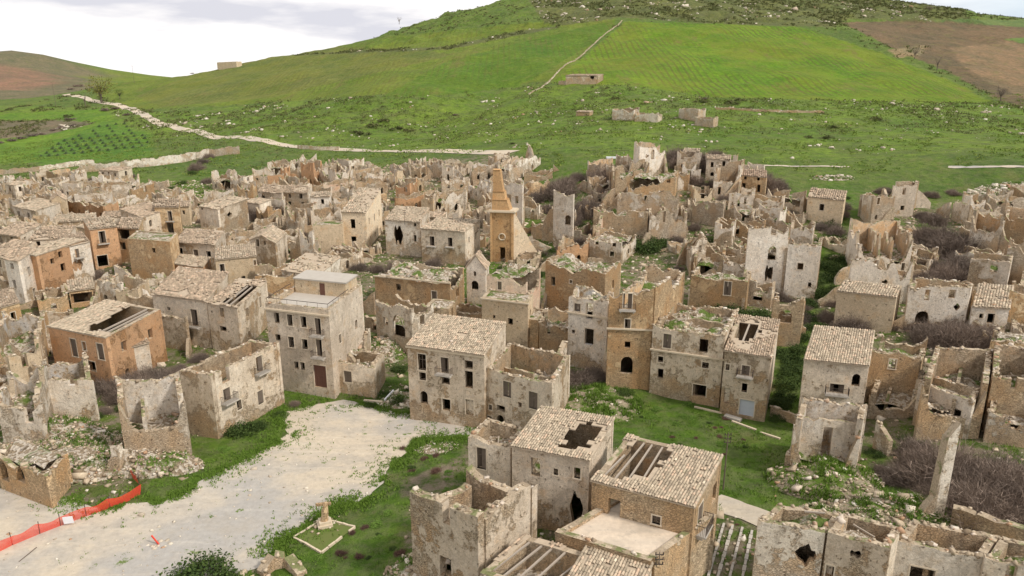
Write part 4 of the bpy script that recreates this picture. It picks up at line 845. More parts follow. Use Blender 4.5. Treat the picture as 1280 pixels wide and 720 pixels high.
b('orange walled ruin right of the bell tower fragment', (697,303),(735,300),(740,286), 6, mat='orange', rag=.3, part=0, fill=.3, cap=9, inn='ochre')
b('grassy stone ruin between the tower fragment and the brambles', (742,283),(780,281),(786,272), 5, mat='stone', rag=.35, part=1, cap=7)
b('standing jagged rubble wall behind the orange tower house', (866,300),(884,298),(890,280), 8, mat='ruin', rag=.5, part=0, cap=8)
# centre lower right
b('long two storey ruin with roofless upper floor and dark doorway', (816,407),(906,419),(922,388), 10.5, mat='cream', rag=.06, F=[(829,417.5,839,435,'s'),(874,424,885,441,'x'),(822.5,445.5,829,452.5,'x'),(822,461,829,473,'x'),(877.5,453,886,460,'x'),(866,481,882.5,496,'d'),(846,470,848,472,'x')], part=1, fill=.8, cap=13, corn=3.4)
b('pale corner house with iron balcony and grey metal garage door', (906,438),(964,447),(973,409), 9.2, 'mono', 'cream', F=[(907,455,912,462.5,'x'),(927,457,937,469,'b'),(927,479,934,490,'x'),(905,485,912,504,'p'),(924,500,942.5,520,'g')], holes=[(.1,.35,.5,.8)], rise=.8, dmg=.7, cap=14)
# left
b('orange brick two storey house with partly fallen tile roof', (60,408),(132,422),(180,400), 8.6, 'mono', 'orange', F=[(89,424,96,445,'s'),(103,427.5,107.5,437.5,'x'),(122,430,129.5,449,'s'),(111,452,119.5,464,'d')], holes=[(.5,.12,1.0,1.0)], rise=.5, dmg=.12, inn='ochre', cap=12, tile='tile_pale')
b('grey plastered annex with tile edge beside the orange brick house', (140,440),(186,428),(176,418), 5.2, 'mono', 'grey', rise=.4, dmg=.3, cap=4)
b('long roofless cream house behind the orange brick house', (142,386),(231,395),(238,380), 6.2, mat='cream', rag=.1, F=[(187,401,192.5,408.5,'x')], part=1, cap=9)
b('pale tile roofed house with a blackened balcony', (190,368),(258,377),(285,350), 8.2, 'mono', 'cream', F=[(239,387,247,407,'b'),(209,384,213,388,'x')], rise=1.2, dmg=.4, cap=13)
b('cream house wing right of the blackened balcony house', (259,379),(296,384),(328,360), 8.2, 'mono', 'cream', F=[(275,385,280,396,'x'),(275,408,283,414,'x'),(264,388,266,391,'x')], rise=.6, dmg=.75, cap=13, holes=[(.5,.1,.95,.8)])
b('roofless two storey ruin with balconies above the gravel square', (224,463),(263,468),(349,428), 9, mat='cream', rag=.03, S=[(277,460,287,478,'d'),(279,485,288,501,'b'),(269,510,276,531,'d'),(296,500,302,512,'x'),(320,445,328,465,'b'),(322,488,329,505,'s')], part=1, fill=.5)
b('white plastered shell ruin with fallen front and inner arches', (145,494),(228,487),(224,466), 9.5, mat='pale', rag=.16, w=(.5,1,1,.95), inn='white', part=1, fill=.3, cap=6)
b('big grey white ruin with broken room walls at the left edge', (-10,482),(44,484),(50,455), 9, mat='ruin', rag=.3, F=[(30,509,41,529,'d')], inn='white', part=1, cap=9, w=(.8,1,1,1))
b('white walled ruin with bluish plaster left of the dark thicket', (38,467),(112,463),(108,440), 7.5, mat='white', rag=.22, F=[(84,464,96,482,'d')], part=1, fill=.2, inn='blue', cap=9)
b('leaning beige wall block above the left edge ruins', (8,436),(48,424),(50,415), 8.5, mat='beige', rag=.25, part=0, cap=6, fill=.3, w=(1,1,.7,.7))
b('ruin with long bluish white inner wall at the left edge', (-12,412),(46,414),(50,392), 6.5, mat='ochre', rag=.15, w=(.2,1,1,1), inn='blue', part=0, cap=10, fill=.2)
b('white walled roofless ruin behind the orange brick house corner', (50,400),(92,396),(90,380), 6, mat='white', rag=.15, w=(.5,1,1,1), inn='white', part=0, cap=9)
b('low shed with a black open front and sagging roof', (86,364),(118,360),(116,353), 3.6, 'mono', 'ochre', F=[(89,366,116,378,'d')], rise=.8, dmg=.3, cap=6, tile='tile_pale')
b('tile roofed beige cottage left of the sagging shed', (0,385),(24,378),(20,370), 4, 'mono', 'ochre', rise=.6, dmg=.3, cap=9)
b('beige ruin with low tile slope before the orange house row', (46,372),(84,366),(80,357), 4, mat='ochre', rag=.2, part=1, cap=8)
b('ragged white ruin with stone top left of the beige end wall', (120,345),(150,350),(156,338), 6, mat='ruin', rag=.3, part=1, cap=8, inn='white')
b('small beige gable end over a white washed wall', (143,357),(172,360),(176,350), 6, mat='beige', rag=.1, part=0, cap=7, F=[(148,384,152,388,'x')])
b('white ruin corner with zigzag wall beside the beige end wall', (172,358),(204,350),(206,338), 5.5, mat='white', rag=.35, part=1, cap=8, inn='white')
b('brown arched retaining ruin on the left edge of the square', (-8,566),(56,590),(62,578), 4.6, mat='ochre', rag=.25, F=[(0,577,9,600,'a'),(20,584,30,602,'a')], part=0, fill=.8, cap=4)
wallrun('pale broken wall stub in the rubble left of the white shell ruin', [(136,592),(152,594),(166,582)], [1.2,4.2,2.2], 'ruin', th=.9, rag=.3)
# upper left
b('narrow white house with ledge at the far left', (5,324),(22,327),(30,318), 9, 'mono', 'white', F=[(13,329,17,336,'x'),(16,350,20,360,'d')], rise=.8, dmg=.1, cap=6)
b('orange house with low tile roof at the far left', (22,317),(45,320),(80,310), 9, 'mono', 'orange', F=[(27.5,322,32,334,'x')], S=[(63,323,68,330,'x'),(73,314,78,322,'x'),(76,329,82,339,'x')], rise=.5, dmg=.1, cap=13, tile='tile_pale')
b('white stained house with balcony over a dark opening', (81,309),(112,302),(104,290), 9, 'mono', 'white', F=[(94,311,99,322,'b'),(90,325,104,338,'h')], rise=.5, dmg=.2, cap=9)
b('orange plastered two storey house with balcony and dark garage', (112,287),(146,283),(134,272), 9.5, 'mono', 'orange', F=[(124,289,132,304,'b'),(122,319,135,333,'d')], rise=.8, dmg=.08, cap=11, tile='tile_pale')
b('ochre house with open dark loggia right of the orange balcony house', (146,285),(173,286),(170,272), 8.5, 'mono', 'ochre', F=[(149,287,162,299,'d'),(149,303,157,312,'d')], rise=.8, dmg=.25, cap=9)
b('bare stone block with grass on its top', (159,299),(212,303),(216,294), 9.5, 'flat', 'ochre', F=[(190,310,194,316,'x')], cap=8, tile='debris', para=.2)
b('white house with three dark windows and wide tile roof', (217,303),(268,306),(288,286), 6.5, 'mono', 'white', F=[(223,310,229,325,'x'),(242,312,248,324,'s'),(258,314,264,327,'x')], rise=.8, dmg=.3, cap=11)
b('cream house with a row of vents and low tile roof', (269,325),(320,320),(318,303), 7, 'mono', 'beige', F=[(275,330,281,344,'b'),(317,325,322,331,'x'),(302,345,307,352,'d')], rise=.8, dmg=.2, cap=9, tile='tile_pale')
b('small white and orange house with gabled roof end', (312,300),(344,304),(350,293), 7, 'front', 'cream', F=[(320,299,324,308,'x'),(330,301,332,306,'x')], rise=1.4, dmg=.2, cap=10, tile='tile_pale')
b('little peach shed with one black window', (208,329),(254,334),(262,326), 4.4, 'mono', 'orange', F=[(238,340,243,348,'x')], rise=.5, dmg=.2, cap=6, tile='tile_pale')
b('low stone house row under the vents house', (318,342),(366,340),(364,326), 5.5, mat='ochre', rag=.12, part=1, cap=8, F=[(326,348,332,356,'x')])
b('collapsed roof ruin with pale tile debris slope', (352,338),(398,344),(432,322), 5, 'mono', 'pale', rise=.8, dmg=.9, cap=12, tile='tile_pale')
b('flat topped cream building with dark red roof frame', (368,356),(448,360),(452,345), 5.5, mat='cream', rag=.08, part=1, cap=6, fill=.8)
b('square white cottage with pale tile roof at the far left', (16,258),(44,264),(64,253), 5, 'mono', 'white', F=[(22,264,25,270,'x'),(34,266,37,271,'x')], rise=.6, dmg=.1, cap=10, tile='tile_pale')
b('cream house side with long lean wall in the upper left', (150,262),(178,272),(196,256), 7.5, 'mono', 'cream', F=[(184,278,190,286,'h')], rise=.5, dmg=.4, cap=9)
b('tall ochre house with black balcony door in the upper left', (193,259),(223,259),(226,240), 9, 'mono', 'ochre', F=[(210,264,215,276,'b'),(209,279,217,292,'d'),(227,264,230,268,'x')], rise=.6, dmg=.5, cap=10)
b('small beige gable hut right of the black balcony door', (223,258),(236,258),(240,251), 5.5, 'mono', 'beige', F=[(228,263,231,268,'x')], rise=.6, cap=6)
b('pale house with overhanging tile roof beside the dark thicket', (248,258),(272,262),(297,256), 7.5, 'mono', 'cream', S=[(284,265,290,271,'h')], rise=1.0, dmg=.2, cap=12, tile='tile_pale', F=[(251,258,254,262,'x')])
b('roofless white pillar ruin on the green upper left slope', (263,212),(288,214),(290,208), 7, mat='ruin', rag=.4, part=1, cap=6, inn='white', w=(.4,1,1,1))
b('long roofless row of pale rooms by the boundary wall', (126,231),(163,229),(165,222), 6, mat='pale', rag=.15, part=1, cap=8, F=[(130,233,132,238,'x'),(137,232,139,237,'x')])
b('ochre ruin with white arch panel by the boundary wall', (163,232),(192,228),(190,219), 6, mat='ochre', rag=.2, part=1, cap=8, F=[(179,232,183,240,'a')], inn='white')
b('long orange washed ruin wall in the upper left cluster', (84,250),(128,256),(150,248), 5, mat='orange', rag=.2, part=1, cap=8, inn='ochre')
b('white roofless hall above the orange washed ruin wall', (92,243),(138,241),(142,234), 5, mat='white', rag=.15, part=1, cap=6, F=[(119,244,121,250,'x'),(125,244,127,250,'x')], inn='blue')
b('pale ruined room with a flat grey roof far left', (78,232),(97,233),(98,228), 4.5, 'flat', 'grey', cap=6, tile='slab')
b('ochre and white ruined corner near the far left scrub', (28,228),(46,226),(47,222), 6, mat='ochre', rag=.3, part=1, cap=7, inn='white')
b('crumbled cottage with a dark hole at the far left', (10,246),(26,248),(34,240), 5.5, mat='ruin', rag=.35, part=0, cap=7, F=[(5,246,10,252,'h')])
b('roofless pale cottage above the square white cottage', (38,248),(64,248),(66,242), 4.5, mat='white', rag=.3, part=1, cap=6, inn='white')
b('beige gabled ruin in the middle of the upper left cluster', (64,250),(82,250),(84,240), 6, 'front', 'beige', rise=1.6, dmg=.6, cap=8)
b('low beige tile house in front of the orange washed ruin', (96,284),(112,287),(142,276), 5.5, 'mono', 'beige', rise=.6, dmg=.3, cap=10, tile='tile_pale')
b('broad worn tile roof above the far left orange house', (36,300),(82,298),(98,284), 6.5, 'mono', 'cream', rise=.8, dmg=.35, cap=12)
b('cream cottage with tile roof at the left edge', (-8,292),(22,296),(34,284), 6, 'mono', 'cream', rise=.8, dmg=.3, cap=10)
b('dusty tile roofed house at the left edge below the cream cottage', (-20,318),(4,322),(12,308), 6.5, 'mono', 'cream', rise=.8, dmg=.3, cap=10)
b('peach walled roofless house in the upper left middle', (60,282),(96,280),(104,268), 5.5, mat='beige', rag=.15, part=1, cap=8)
b('low rubble house left of the bare stone block', (164,292),(196,290),(200,280), 5, mat='ruin', rag=.35, part=1, cap=8)
b('fallen tile house above the three window white house', (228,290),(262,288),(284,274), 5, mat='ruin', rag=.4, part=1, cap=10)
b('collapsed pale house behind the vents house', (286,292),(318,290),(330,278), 5.5, mat='cream', rag=.3, part=1, cap=10)
# upper middle
b('orange brick stump tower on the upper green edge', (356,206),(362,205),(363,203), 7, mat='orange', rag=.25, part=0, cap=4, name='tower_ruin', cat='tower ruin')
b('square orange tower ruin with white base in the upper middle', (375,200),(391,202),(394,197), 9, mat='orange', rag=.15, part=0, cap=6)
b('jagged white ruin right of the square orange tower', (392,200),(418,206),(422,196), 8.5, mat='white', rag=.45, F=[(399,208,402,216,'x')], part=1, cap=8, inn='white')
b('low roofless white room among scrub in the upper middle', (314,212),(342,212),(344,206), 5.5, mat='pale', rag=.3, part=1, cap=7, inn='white')
b('orange and grey half ruin beside the low white room', (334,218),(354,218),(356,212), 5, mat='orange', rag=.35, part=0, cap=6)
b('tile roofed long house in the upper middle', (322,240),(352,242),(362,230), 6, 'mono', 'cream', F=[(327,243,331,249,'h')], rise=.8, dmg=.5, cap=10)
b('rubble roofed house left of the small white porch house', (354,240),(384,242),(394,228), 5.5, 'mono', 'pale', rise=.6, dmg=.8, cap=10)
b('small house with white porch and tiled lean to', (388,246),(412,246),(416,238), 6, 'mono', 'white', F=[(401,249,405,255,'x')], rise=.6, dmg=.15, cap=6, tile='tile_pale')
b('white walled shed beside dark scrub in the upper middle', (337,248),(354,249),(356,243), 5, mat='white', rag=.08, part=0, cap=6)
b('tall broken grey pillar ruin left of the small porch house', (356,256),(372,258),(376,250), 9, mat='ruin', rag=.4, part=0, cap=6)
b('shattered pillar row left of the bare gable house', (388,262),(425,260),(428,254), 6, mat='white', rag=.5, part=1, cap=6, F=[(393,262,396,270,'d'),(402,262,406,272,'d'),(413,260,417,270,'d')])
b('beige flat wall ruin in the upper middle', (370,256),(390,258),(392,250), 6, mat='cream', rag=.2, part=0, cap=6)
b('crumbled yard walls above the curved beige house', (340,290),(372,288),(376,274), 5, mat='ruin', rag=.5, part=1, cap=10)
b('pale tower stump between the vents house and the curved wall', (374,284),(390,286),(392,278), 9, mat='pale', rag=.35, part=0, cap=5)
b('low walls filled with stones in the central left gully', (316,276),(346,274),(350,262), 4.5, mat='ruin', rag=.5, part=1, cap=9)
b('round topped white grey ruin on the upper green edge', (487,200),(510,202),(512,196), 7, mat='ruin', rag=.4, part=0, cap=7)
b('small ruin with pointed wall at the top middle', (534,200),(552,201),(556,196), 6, mat='ruin', rag=.35, part=0, cap=6, F=[(549,201,552,206,'h')])
b('red brown gabled ruin in front of the round topped ruin', (494,226),(512,228),(528,220), 6.5, mat='orange', rag=.25, part=1, cap=8, F=[(505,233,509,240,'x')])
b('white corner house with flat orange band in the upper middle', (494,246),(528,243),(532,238), 5, mat='orange', rag=.1, part=0, cap=5)
b('tumbled pale house row behind the bare gable house', (440,226),(484,222),(488,214), 6, mat='ruin', rag=.35, part=1, cap=9)
b('grey roofless houses above the shattered pillar row', (425,230),(440,232),(444,224), 6, mat='pale', rag=.3, part=1, cap=8, F=[(434,233,437,240,'x')])
b('flat roofed rubble house in the middle of the upper row', (404,228),(432,226),(436,220), 5.5, mat='pink', rag=.2, part=1, cap=8)
b('beige ruin with dark doorway left of the black arch', (526,246),(541,248),(544,240), 6, mat='beige', rag=.15, part=0, cap=6, F=[(535,248,538,256,'d')])
b('low stone ruins behind the black arch ruin', (552,222),(586,220),(590,214), 5.5, mat='ruin', rag=.35, part=1, cap=8)
b('scattered pale walls left of the round topped ruin', (446,212),(476,208),(480,203), 4.5, mat='ruin', rag=.5, part=1, cap=7)
b('stone ruins on the ridge just left of the obelisk top', (590,208),(618,206),(622,198), 5.5, mat='ruin', rag=.4, part=1, cap=8, inn='blue')
# hillside
def hb(label, A, B, back, h, *a, **k):
    P, Q = hit(*A), hit(*B); b(label, A, B, (B[0]+2, B[1]-1), h, *a, base=True, cap=back, **k)
hb('small square farmhouse on the left ridge line', (272,87),(296,84), 7, 6.0, 'flat', 'beige', name='farmhouse', cat='farmhouse', tile='slab', para=.1)
hb('abandoned farmhouse with flat roof below the bright field', (707,106),(746,105), 7, 4.6, 'mono', 'cream', rise=.8, dmg=.3, F=[(738,94,743,99,'h')], name='farmhouse', cat='farmhouse')
hb('low broken wing left of the flat roofed farmhouse', (698,106),(708,106), 5, 2.2, mat='pale', rag=.3, part=0, name='farmhouse', cat='farmhouse')
hb('left pair of roofless walls on the upper pasture', (765,150),(792,151), 6, 5.5, mat='pale', rag=.4, part=1)
hb('middle roofless walls on the upper pasture', (793,152),(822,153), 5, 4.0, mat='white', rag=.45, part=1)
hb('right roofless ruin on the upper pasture', (848,148),(872,152), 8, 5.0, mat='pale', rag=.3, part=1)
hb('lowest ruined wall block on the upper pasture', (868,157),(891,160), 6, 4.2, mat='ruin', rag=.35, part=0)
hb('tiny dark shed with white roof on the upper pasture', (720,145),(737,145), 4, 1.8, 'mono', 'stone', rise=.4, dmg=.0, name='shed', cat='shed', tile='tile_pale')
# walls and fragments
wallrun('long pale boundary wall below the meadow on the far left', [(0,219),(50,214),(100,207),(118,205)], 2.4, 'pale', rag=.35)
wallrun('tall pale retaining wall at the upper left edge of town', [(100,216),(160,211),(178,209),(228,203),(262,196),(300,192)], 3.8, 'pale', rag=.35)
wallrun('tall thin leaning wall remnant beside the bare thicket', [(1148,657),(1163,656.5),(1166,656),(1178,655)], [1.2, 3.2, 9.4, 10.8], 'pale', th=.8, rag=.03, name='wall_remnant', step=.6)
wallrun('low wall with mossy top below the bare thicket at right', [(1186,665),(1215,672),(1290,700)], 2.6, 'stone', th=.9, rag=.2)
wallrun('dry stone wall climbing between the two green fields', [(662,118),(700,88),(740,58),(778,26)], .55, 'ruin', th=.7, rag=.5, step=3)
wallrun('low stone wall along the top of the town pasture', [(895,137),(960,140),(1030,142)], 1.1, 'stone', th=.8, rag=.4, step=2)
wallrun('concrete guard wall at the bend of the dirt road', [(372,186),(398,188),(424,188)], 1.7, 'cream', th=.4, rag=.05)
wallrun('crumbled stone wall stub at the bottom left of the lawn', [(330,722),(345,712),(356,710),(372,724)], [.5,1.5,1.2,.4], 'ruin', th=1.0, rag=.2, step=.5)
wallrun('ragged standing wall slab behind the cream wing', [(690,500),(708,478)], [5, 6.5], 'ruin', th=.8, rag=.2)
wallrun('pointed grey wall fragment in the thicket beside the orange tower house', [(757,474),(768,472)], [3, 8.5], 'ruin', th=.9, rag=.2)
wallrun('low garden wall in front of the large cream house', [(556,520),(600,536),(640,548)], .8, 'stone', th=.5, rag=.3)
wallrun('crumbling stub wall at the corner of the white shell', [(988,596),(1004,560)], [2.6, 3.5], 'white', th=.8, rag=.4)
wallrun('pale wall end beside the lane below the tall house', [(962,520),(992,530),(1000,534)], 1.4, 'cream', th=.4, rag=.1)
wallrun('narrow standing wall sliver left of the orange tower house side', [(748,310),(756,292)], [4, 8], 'pink', th=.8, rag=.3)
wallrun('broken wall line at the foot of the low white shell', [(1090,560),(1108,570)], [3.5, 2.5], 'white', th=.6, rag=.4)
# ------------------------------------------------------------------ obelisk tower (remains of a church front)
def solve_h(P, py):
    lo, hi = 0., 60.
    for _ in range(40):
        m_ = (lo+hi)/2
        if proj((P[0], P[1], P[2]+m_))[1] > py: lo = m_
        else: hi = m_
    return lo
def tower():
    g0, g1 = hit(613, 327), hit(642, 328); u = (g1-g0)[:2]; W = np.linalg.norm(u); u /= W; n = np.array((-u[1], u[0])); zb = min(g0[2], g1[2]); loc = np.array((*((g0+g1)[:2]/2), zb))
    root = empty('tower_ruin', loc); tag(root, 'tall orange stone obelisk tower with round recess and narrow door', 'tower')
    U3, N3, Z3 = np.array((*u, 0)), np.array((*n, 0)), np.array((0, 0, 1.)); O = np.array((*g0[:2], zb)); at = lambda a, z, o=0: O+U3*a+Z3*z+N3*o
    hb = solve_h(g0, 265); rs = np.random.RandomState(4); Dp = 4.2
    def pxu(px, py):
        r = ray(px, py); t = ((O-CP)@N3)/(r@N3); q = CP+r*t-O; return q@U3, q[2]
    cu, cz_ = pxu(627.5, 296); dx0, dz1 = pxu(625, 309); dx1, _ = pxu(631.5, 309); rr = pxu(631.5, 296)[0]-cu
    m = MB(); wall_mesh(m, O[:2], O[:2]+u*W, n, zb-1.2, lambda q: zb+hb, .8, [(dx0, dx1, zb-.2, zb+dz1, 'd'), (cu-rr, cu+rr, zb+cz_-rr, zb+cz_+rr, 'h')], .8)
    m.box(at(0, -1.2, .8), U3*.8, N3*(Dp-.8), Z3*(hb+1.2)); m.box(at(W-.8, -1.2, .8), U3*.8, N3*(Dp-.8), Z3*(hb+1.2)); m.box(at(.8, -1.2, Dp-.7), U3*(W-1.6), N3*.68, Z3*(hb+1.2))
    m.box(at(.8, hb-.4, .8), U3*(W-1.6), N3*(Dp-1.5), Z3*.35)
    m.build('wall', [WM['obel'], IN_['ochre'], M['top']], root, loc)
    q = MB(); 
    for a in (0.02, W-.52): q.box(at(a, -1, -.16), U3*.5, N3*.158, Z3*(hb+.9))
    q.build('pilaster', WM['obel'], root, loc)
    q = MB(); ring = [at(cu+math.cos(t)*(rr+.0), cz_+math.sin(t)*(rr+.0), -.06) for t in np.linspace(0, 2*math.pi, 17)]
    q.tube(ring, .16, 5); q.build('round_frame', M['conc'], root, loc)
    q = MB(); q.cbox(at(cu, cz_-rr*.9, .55), rr*1.8, .5, rr*1.8, math.atan2(u[1], u[0])); q.build('recess_back', WM['obel'], root, loc)
    q = MB(); q.box(at(-.5, hb, -.5), U3*(W+1), N3*(Dp+.9), Z3*.28); q.box(at(-.25, hb+.28, -.25), U3*(W+.5), N3*(Dp+.4), Z3*.2); q.build('cornice', M['conc'], root, loc)
    # stepped broken spire: left edge upright, right edge sloping
    prof = []
    for (xl, xr, yb, yt, xr2) in ((614.5, 637, 262, 250, 633), (615, 631, 249.5, 240, 629.5), (615.3, 628, 239.5, 213, 624)):
        a0, z0 = pxu(xl, yb); a1, _ = pxu(xr, yb); a2, z1 = pxu(xl, yt); a3, _ = pxu(xr2, yt); prof.append((a0, a1, z0, a2, a3, z1))
    zc = hb+.48
    for k, (a0, a1, z0, a2, a3, z1) in enumerate(prof):
        z0 = zc; z1 = max(z1, z0+.8); dA = .3+.25*k; dB = .15
        v = [at(a0, z0, dA), at(a1, z0, dA), at(a1, z0, Dp-.5-.4*k), at(a0, z0, Dp-.5-.4*k), at(a2, z1, dA+dB), at(a3, z1, dA+dB), at(a3, z1, Dp-.8-.4*k), at(a2, z1, Dp-.8-.4*k)]
        q = MB(); q.add(v, CF.tolist()); q.build('spire_stage', WM['obel'], root, loc); zc = z1
        q = MB(); q.box(at(min(a2, a0)-.04, zc, dA+.02), U3*(a3-a2+.08), N3*(Dp-1.2-.5*k), Z3*.1); q.build('ledge', WM['obel'], root, loc); zc += .1
    # smooth buttress wall falling away to the right
    t0, t1 = np.array((*g1[:2], 0)), hit(666, 324); dd_ = (t1-t0)[:2]; ll = np.linalg.norm(dd_); dd_ /= ll; dd_ = dd_*.95+n*.2; dd_ /= np.linalg.norm(dd_); ll = max(ll, 7.0); nn_ = np.array((-dd_[1], dd_[0]))
    m = MB(); wall_mesh(m, g1[:2]+u*.02, g1[:2]+dd_*ll, nn_, zb-1.5, lambda q: zb+.5+(hb-.8)*(max(0, 1-q/ll))**1.1+.8, 1.2, [], .5)
    m.build('buttress_wall', [WM['smooth'], WM['smooth'], M['top']], root, loc); BL.append(dict(label='orange obelisk tower', A=g0[:2], B=g1[:2], C=g1[:2]+n*Dp, D=g0[:2]+n*Dp, zt=zb+hb, cen=loc[:2]+n*2, zg=zb, px=627, py=290, root=root))
tower()
# ------------------------------------------------------------------ occupancy of the ground
footx = []
for q in BL:
    footx.append(np.array([q['A'], q['B'], q['C'], q['D']]))
def occupied(x, y, grow=.4):
    x = np.asarray(x, float); y = np.asarray(y, float); r = np.zeros(x.shape, bool)
    for fp in footx:
        c = fp.mean(0); R = np.abs(fp-c).max()+grow+1
        k = (np.abs(x-c[0]) < R) & (np.abs(y-c[1]) < R)
        if k.any():
            g = c+(fp-c)*(1+grow/np.maximum(np.linalg.norm(fp-c, axis=1), .1))[:, None]; r[k] |= inpoly(x[k], y[k], g)
    return r
plazaw = [tuple(hit(a, b_)[:2]) for a, b_ in plaza_px]
import re
def shortof(lb):
    return re.split(r' (?:with|in|at|beside|behind|right|left|above|below|on|near|under|built|of|between|from|over|before|along|among|by|carrying|alone|just|standing|for|against) ', lb)[0]
cnt = {}
TREE_G = 'young olive trees in rows'
for q in BL: q['short'] = shortof(q['label']); cnt[q['short']] = cnt.get(q['short'], 0)+1
LAND = [q for q in BL if cnt[q['short']] == 1 and len(q['short'].split()) >= 3]
used = set()
def near_label(desc, px, py, maxw=16):
    c = sorted(LAND, key=lambda q: math.hypot(q['px']-px, (q['py']+8-py)*1.2))
    for q in c[:40]:
        dx, dy = px-q['px'], py-q['py']-8
        for rel in ([('right of' if dx > 0 else 'left of'), ('in front of' if dy > 0 else 'behind')] if abs(dx) > abs(dy)*1.2 else [('in front of' if dy > 0 else 'behind'), ('right of' if dx > 0 else 'left of')]):
            t = f"{desc} {rel} the {q['short']}"
            if len(t.split()) <= maxw and t not in used: used.add(t); return t
    t = f"{desc}, the {'upper' if py < 360 else 'lower'} one"; used.add(t); return t
# ------------------------------------------------------------------ low ruins filling the gaps between the houses
def infill():
    polys = [[(-20,235),(60,226),(200,234),(215,262),(280,262),(300,228),(350,212),(480,210),(600,215),(612,300),(600,318),(470,322),(430,330),(400,350),(330,350),(330,420),(200,420),(130,384),(0,384)],
             [(600,215),(640,200),(660,215),(660,335),(612,330)], [(770,212),(860,206),(940,225),(985,262),(1000,300),(1000,350),(960,366),(930,372),(860,330),(835,296),(742,262)],
             [(1072,300),(1148,300),(1150,356),(1130,372),(1072,350)], [(1212,255),(1310,255),(1310,460),(1240,460),(1212,340)], [(1095,490),(1310,510),(1310,550),(1100,545)],
             [(0,432),(128,472),(118,530),(0,545)], [(440,386),(520,392),(600,400),(600,424),(500,416),(470,440)], [(604,384),(705,404),(705,450),(610,430)], [(690,280),(745,272),(745,316),(700,316)], [(1100,370),(1160,368),(1150,386),(1110,388)]]
    rs = np.random.RandomState(77); k = 0; mats = ['ruin', 'pale', 'white', 'cream', 'stone', 'ruin', 'pale', 'ochre', 'grey', 'beige', 'cream', 'white']
    D1 = ['low crumbling stone walls', 'small roofless pale room', 'broken white wall corner', 'little roofless cream ruin', 'low rubble filled stone shell', 'jagged pale wall remains', 'narrow roofless ruin', 'low ochre wall remains', 'grey broken wall stubs', 'beige roofless room', 'ragged cream wall remains', 'small white walled ruin']
    for (smin, smax, tries, lim) in ((6.5, 10.5, 1500, 60), (4.5, 7.5, 2500, 150), (3.2, 5, 2500, 215)):
        for _ in range(tries):
            if k >= lim: break
            pl = polys[rs.choice(len(polys), p=np.array([10,2,5,1.5,2.5,1.5,1.5,1.2,1,1,.6])/27.8)]; P_ = np.array(pl); px = rs.uniform(P_[:, 0].min(), P_[:, 0].max()); py = rs.uniform(P_[:, 1].min(), P_[:, 1].max())
            if not inpoly(px, py, pl): continue
            g = hit(px, py); near = min(BL, key=lambda q: (q['cen'][0]-g[0])**2+(q['cen'][1]-g[1])**2); u = near['B']-near['A']; u = u/np.linalg.norm(u); n = np.array((-u[1], u[0])); n = n if n[1] > 0 else -n
            lu, lv = rs.uniform(smin, smax), rs.uniform(smin, smax)*.85; A2 = g[:2]-u*lu/2; B2 = g[:2]+u*lu/2; C2 = B2+n*lv
            s_, t_ = np.meshgrid(np.linspace(-.06, 1.06, 7), np.linspace(-.06, 1.06, 7)); X = A2[0]+(B2-A2)[0]*s_+n[0]*lv*t_; Y = A2[1]+(B2-A2)[1]*s_+n[1]*lv*t_
            if occupied(X.ravel(), Y.ravel(), .1).any() or inpoly(X, Y, plazaw).any(): continue
            i = rs.randint(len(mats)); back = py < 300; hh = rs.uniform(3.2, 6.2) if back else rs.uniform(2.2, 4.2)
            roofed = back and smin > 4 and rs.rand() < .14; w_ = tuple(rs.choice((1, .8, .55, .9), 4))
            lab = near_label(('small tile roofed house' if roofed else D1[i]), px, py)
            bld(lab, (px, py), (px, py), (px, py), hh, 'mono' if roofed else 'open', 'cream' if roofed else mats[i], rag=0 if roofed else rs.uniform(.2, .5), w=(1, 1, 1, 1) if roofed else w_, wpos=(A2, B2, C2), auto=(max(1, int(lu/3)), 1, 1 if hh < 5 else 2), inn=['stone', 'white', 'ochre', 'white'][rs.randint(4)],
                rise=.7, dmg=.35, tile='tile_pale' if rs.rand() < .6 else 'tile', part=smin > 4, name='ruined_house', group='low ruins between the houses' if not roofed else None)
            q = BL[-1]; footx.append(np.array([q['A'], q['B'], q['C'], q['D']])); k += 1
infill()
# ------------------------------------------------------------------ plants
def tw_mesh(name, n, seed, mat, width=.011, ln=.34, flat=.72):
    rs = np.random.RandomState(seed); nb = 26
    cc = rs.normal(0, 1, (nb, 3)); cc /= np.linalg.norm(cc, axis=1)[:, None]; cc[:, 2] = np.abs(cc[:, 2]); cc *= rs.uniform(.35, .8, (nb, 1)); cc[:, 2] *= flat
    k = rs.randint(0, nb, n); C = cc[k]*rs.uniform(.5, 1.1, (n, 1))+rs.normal(0, .15, (n, 3)); C[:, 2] = np.abs(C[:, 2])
    d = C*np.array((1, 1, 1))+rs.normal(0, .45, (n, 3))+np.array((0, 0, .35)); d /= np.linalg.norm(d, axis=1)[:, None]
    s = np.cross(d, rs.normal(0, 1, (n, 3))); s /= np.linalg.norm(s, axis=1)[:, None]; L = rs.uniform(.5, 1.3, (n, 1))*ln; w = rs.uniform(.6, 1.4, (n, 1))*width
    V = np.stack([C-d*L/2-s*w, C-d*L/2+s*w, C+d*L/2], 1).reshape(-1, 3)
    st = []   # main stems
    F_ = np.arange(n*3).reshape(-1, 3)
    for i in range(nb):
        a = rs.normal(0, .08, 3); a[2] = 0; b_ = cc[i]; q = np.cross(b_-a, (0, 0, 1.)); q = q/max(np.linalg.norm(q), 1e-6)*.022; i0 = len(V); V = np.concatenate([V, [a-q, a+q, b_]]); F_ = np.concatenate([F_, [[i0, i0+1, i0+2]]])
    me = bpy.data.objects.new(name, None)
    o = npmesh(name, V, F_, mat); return o
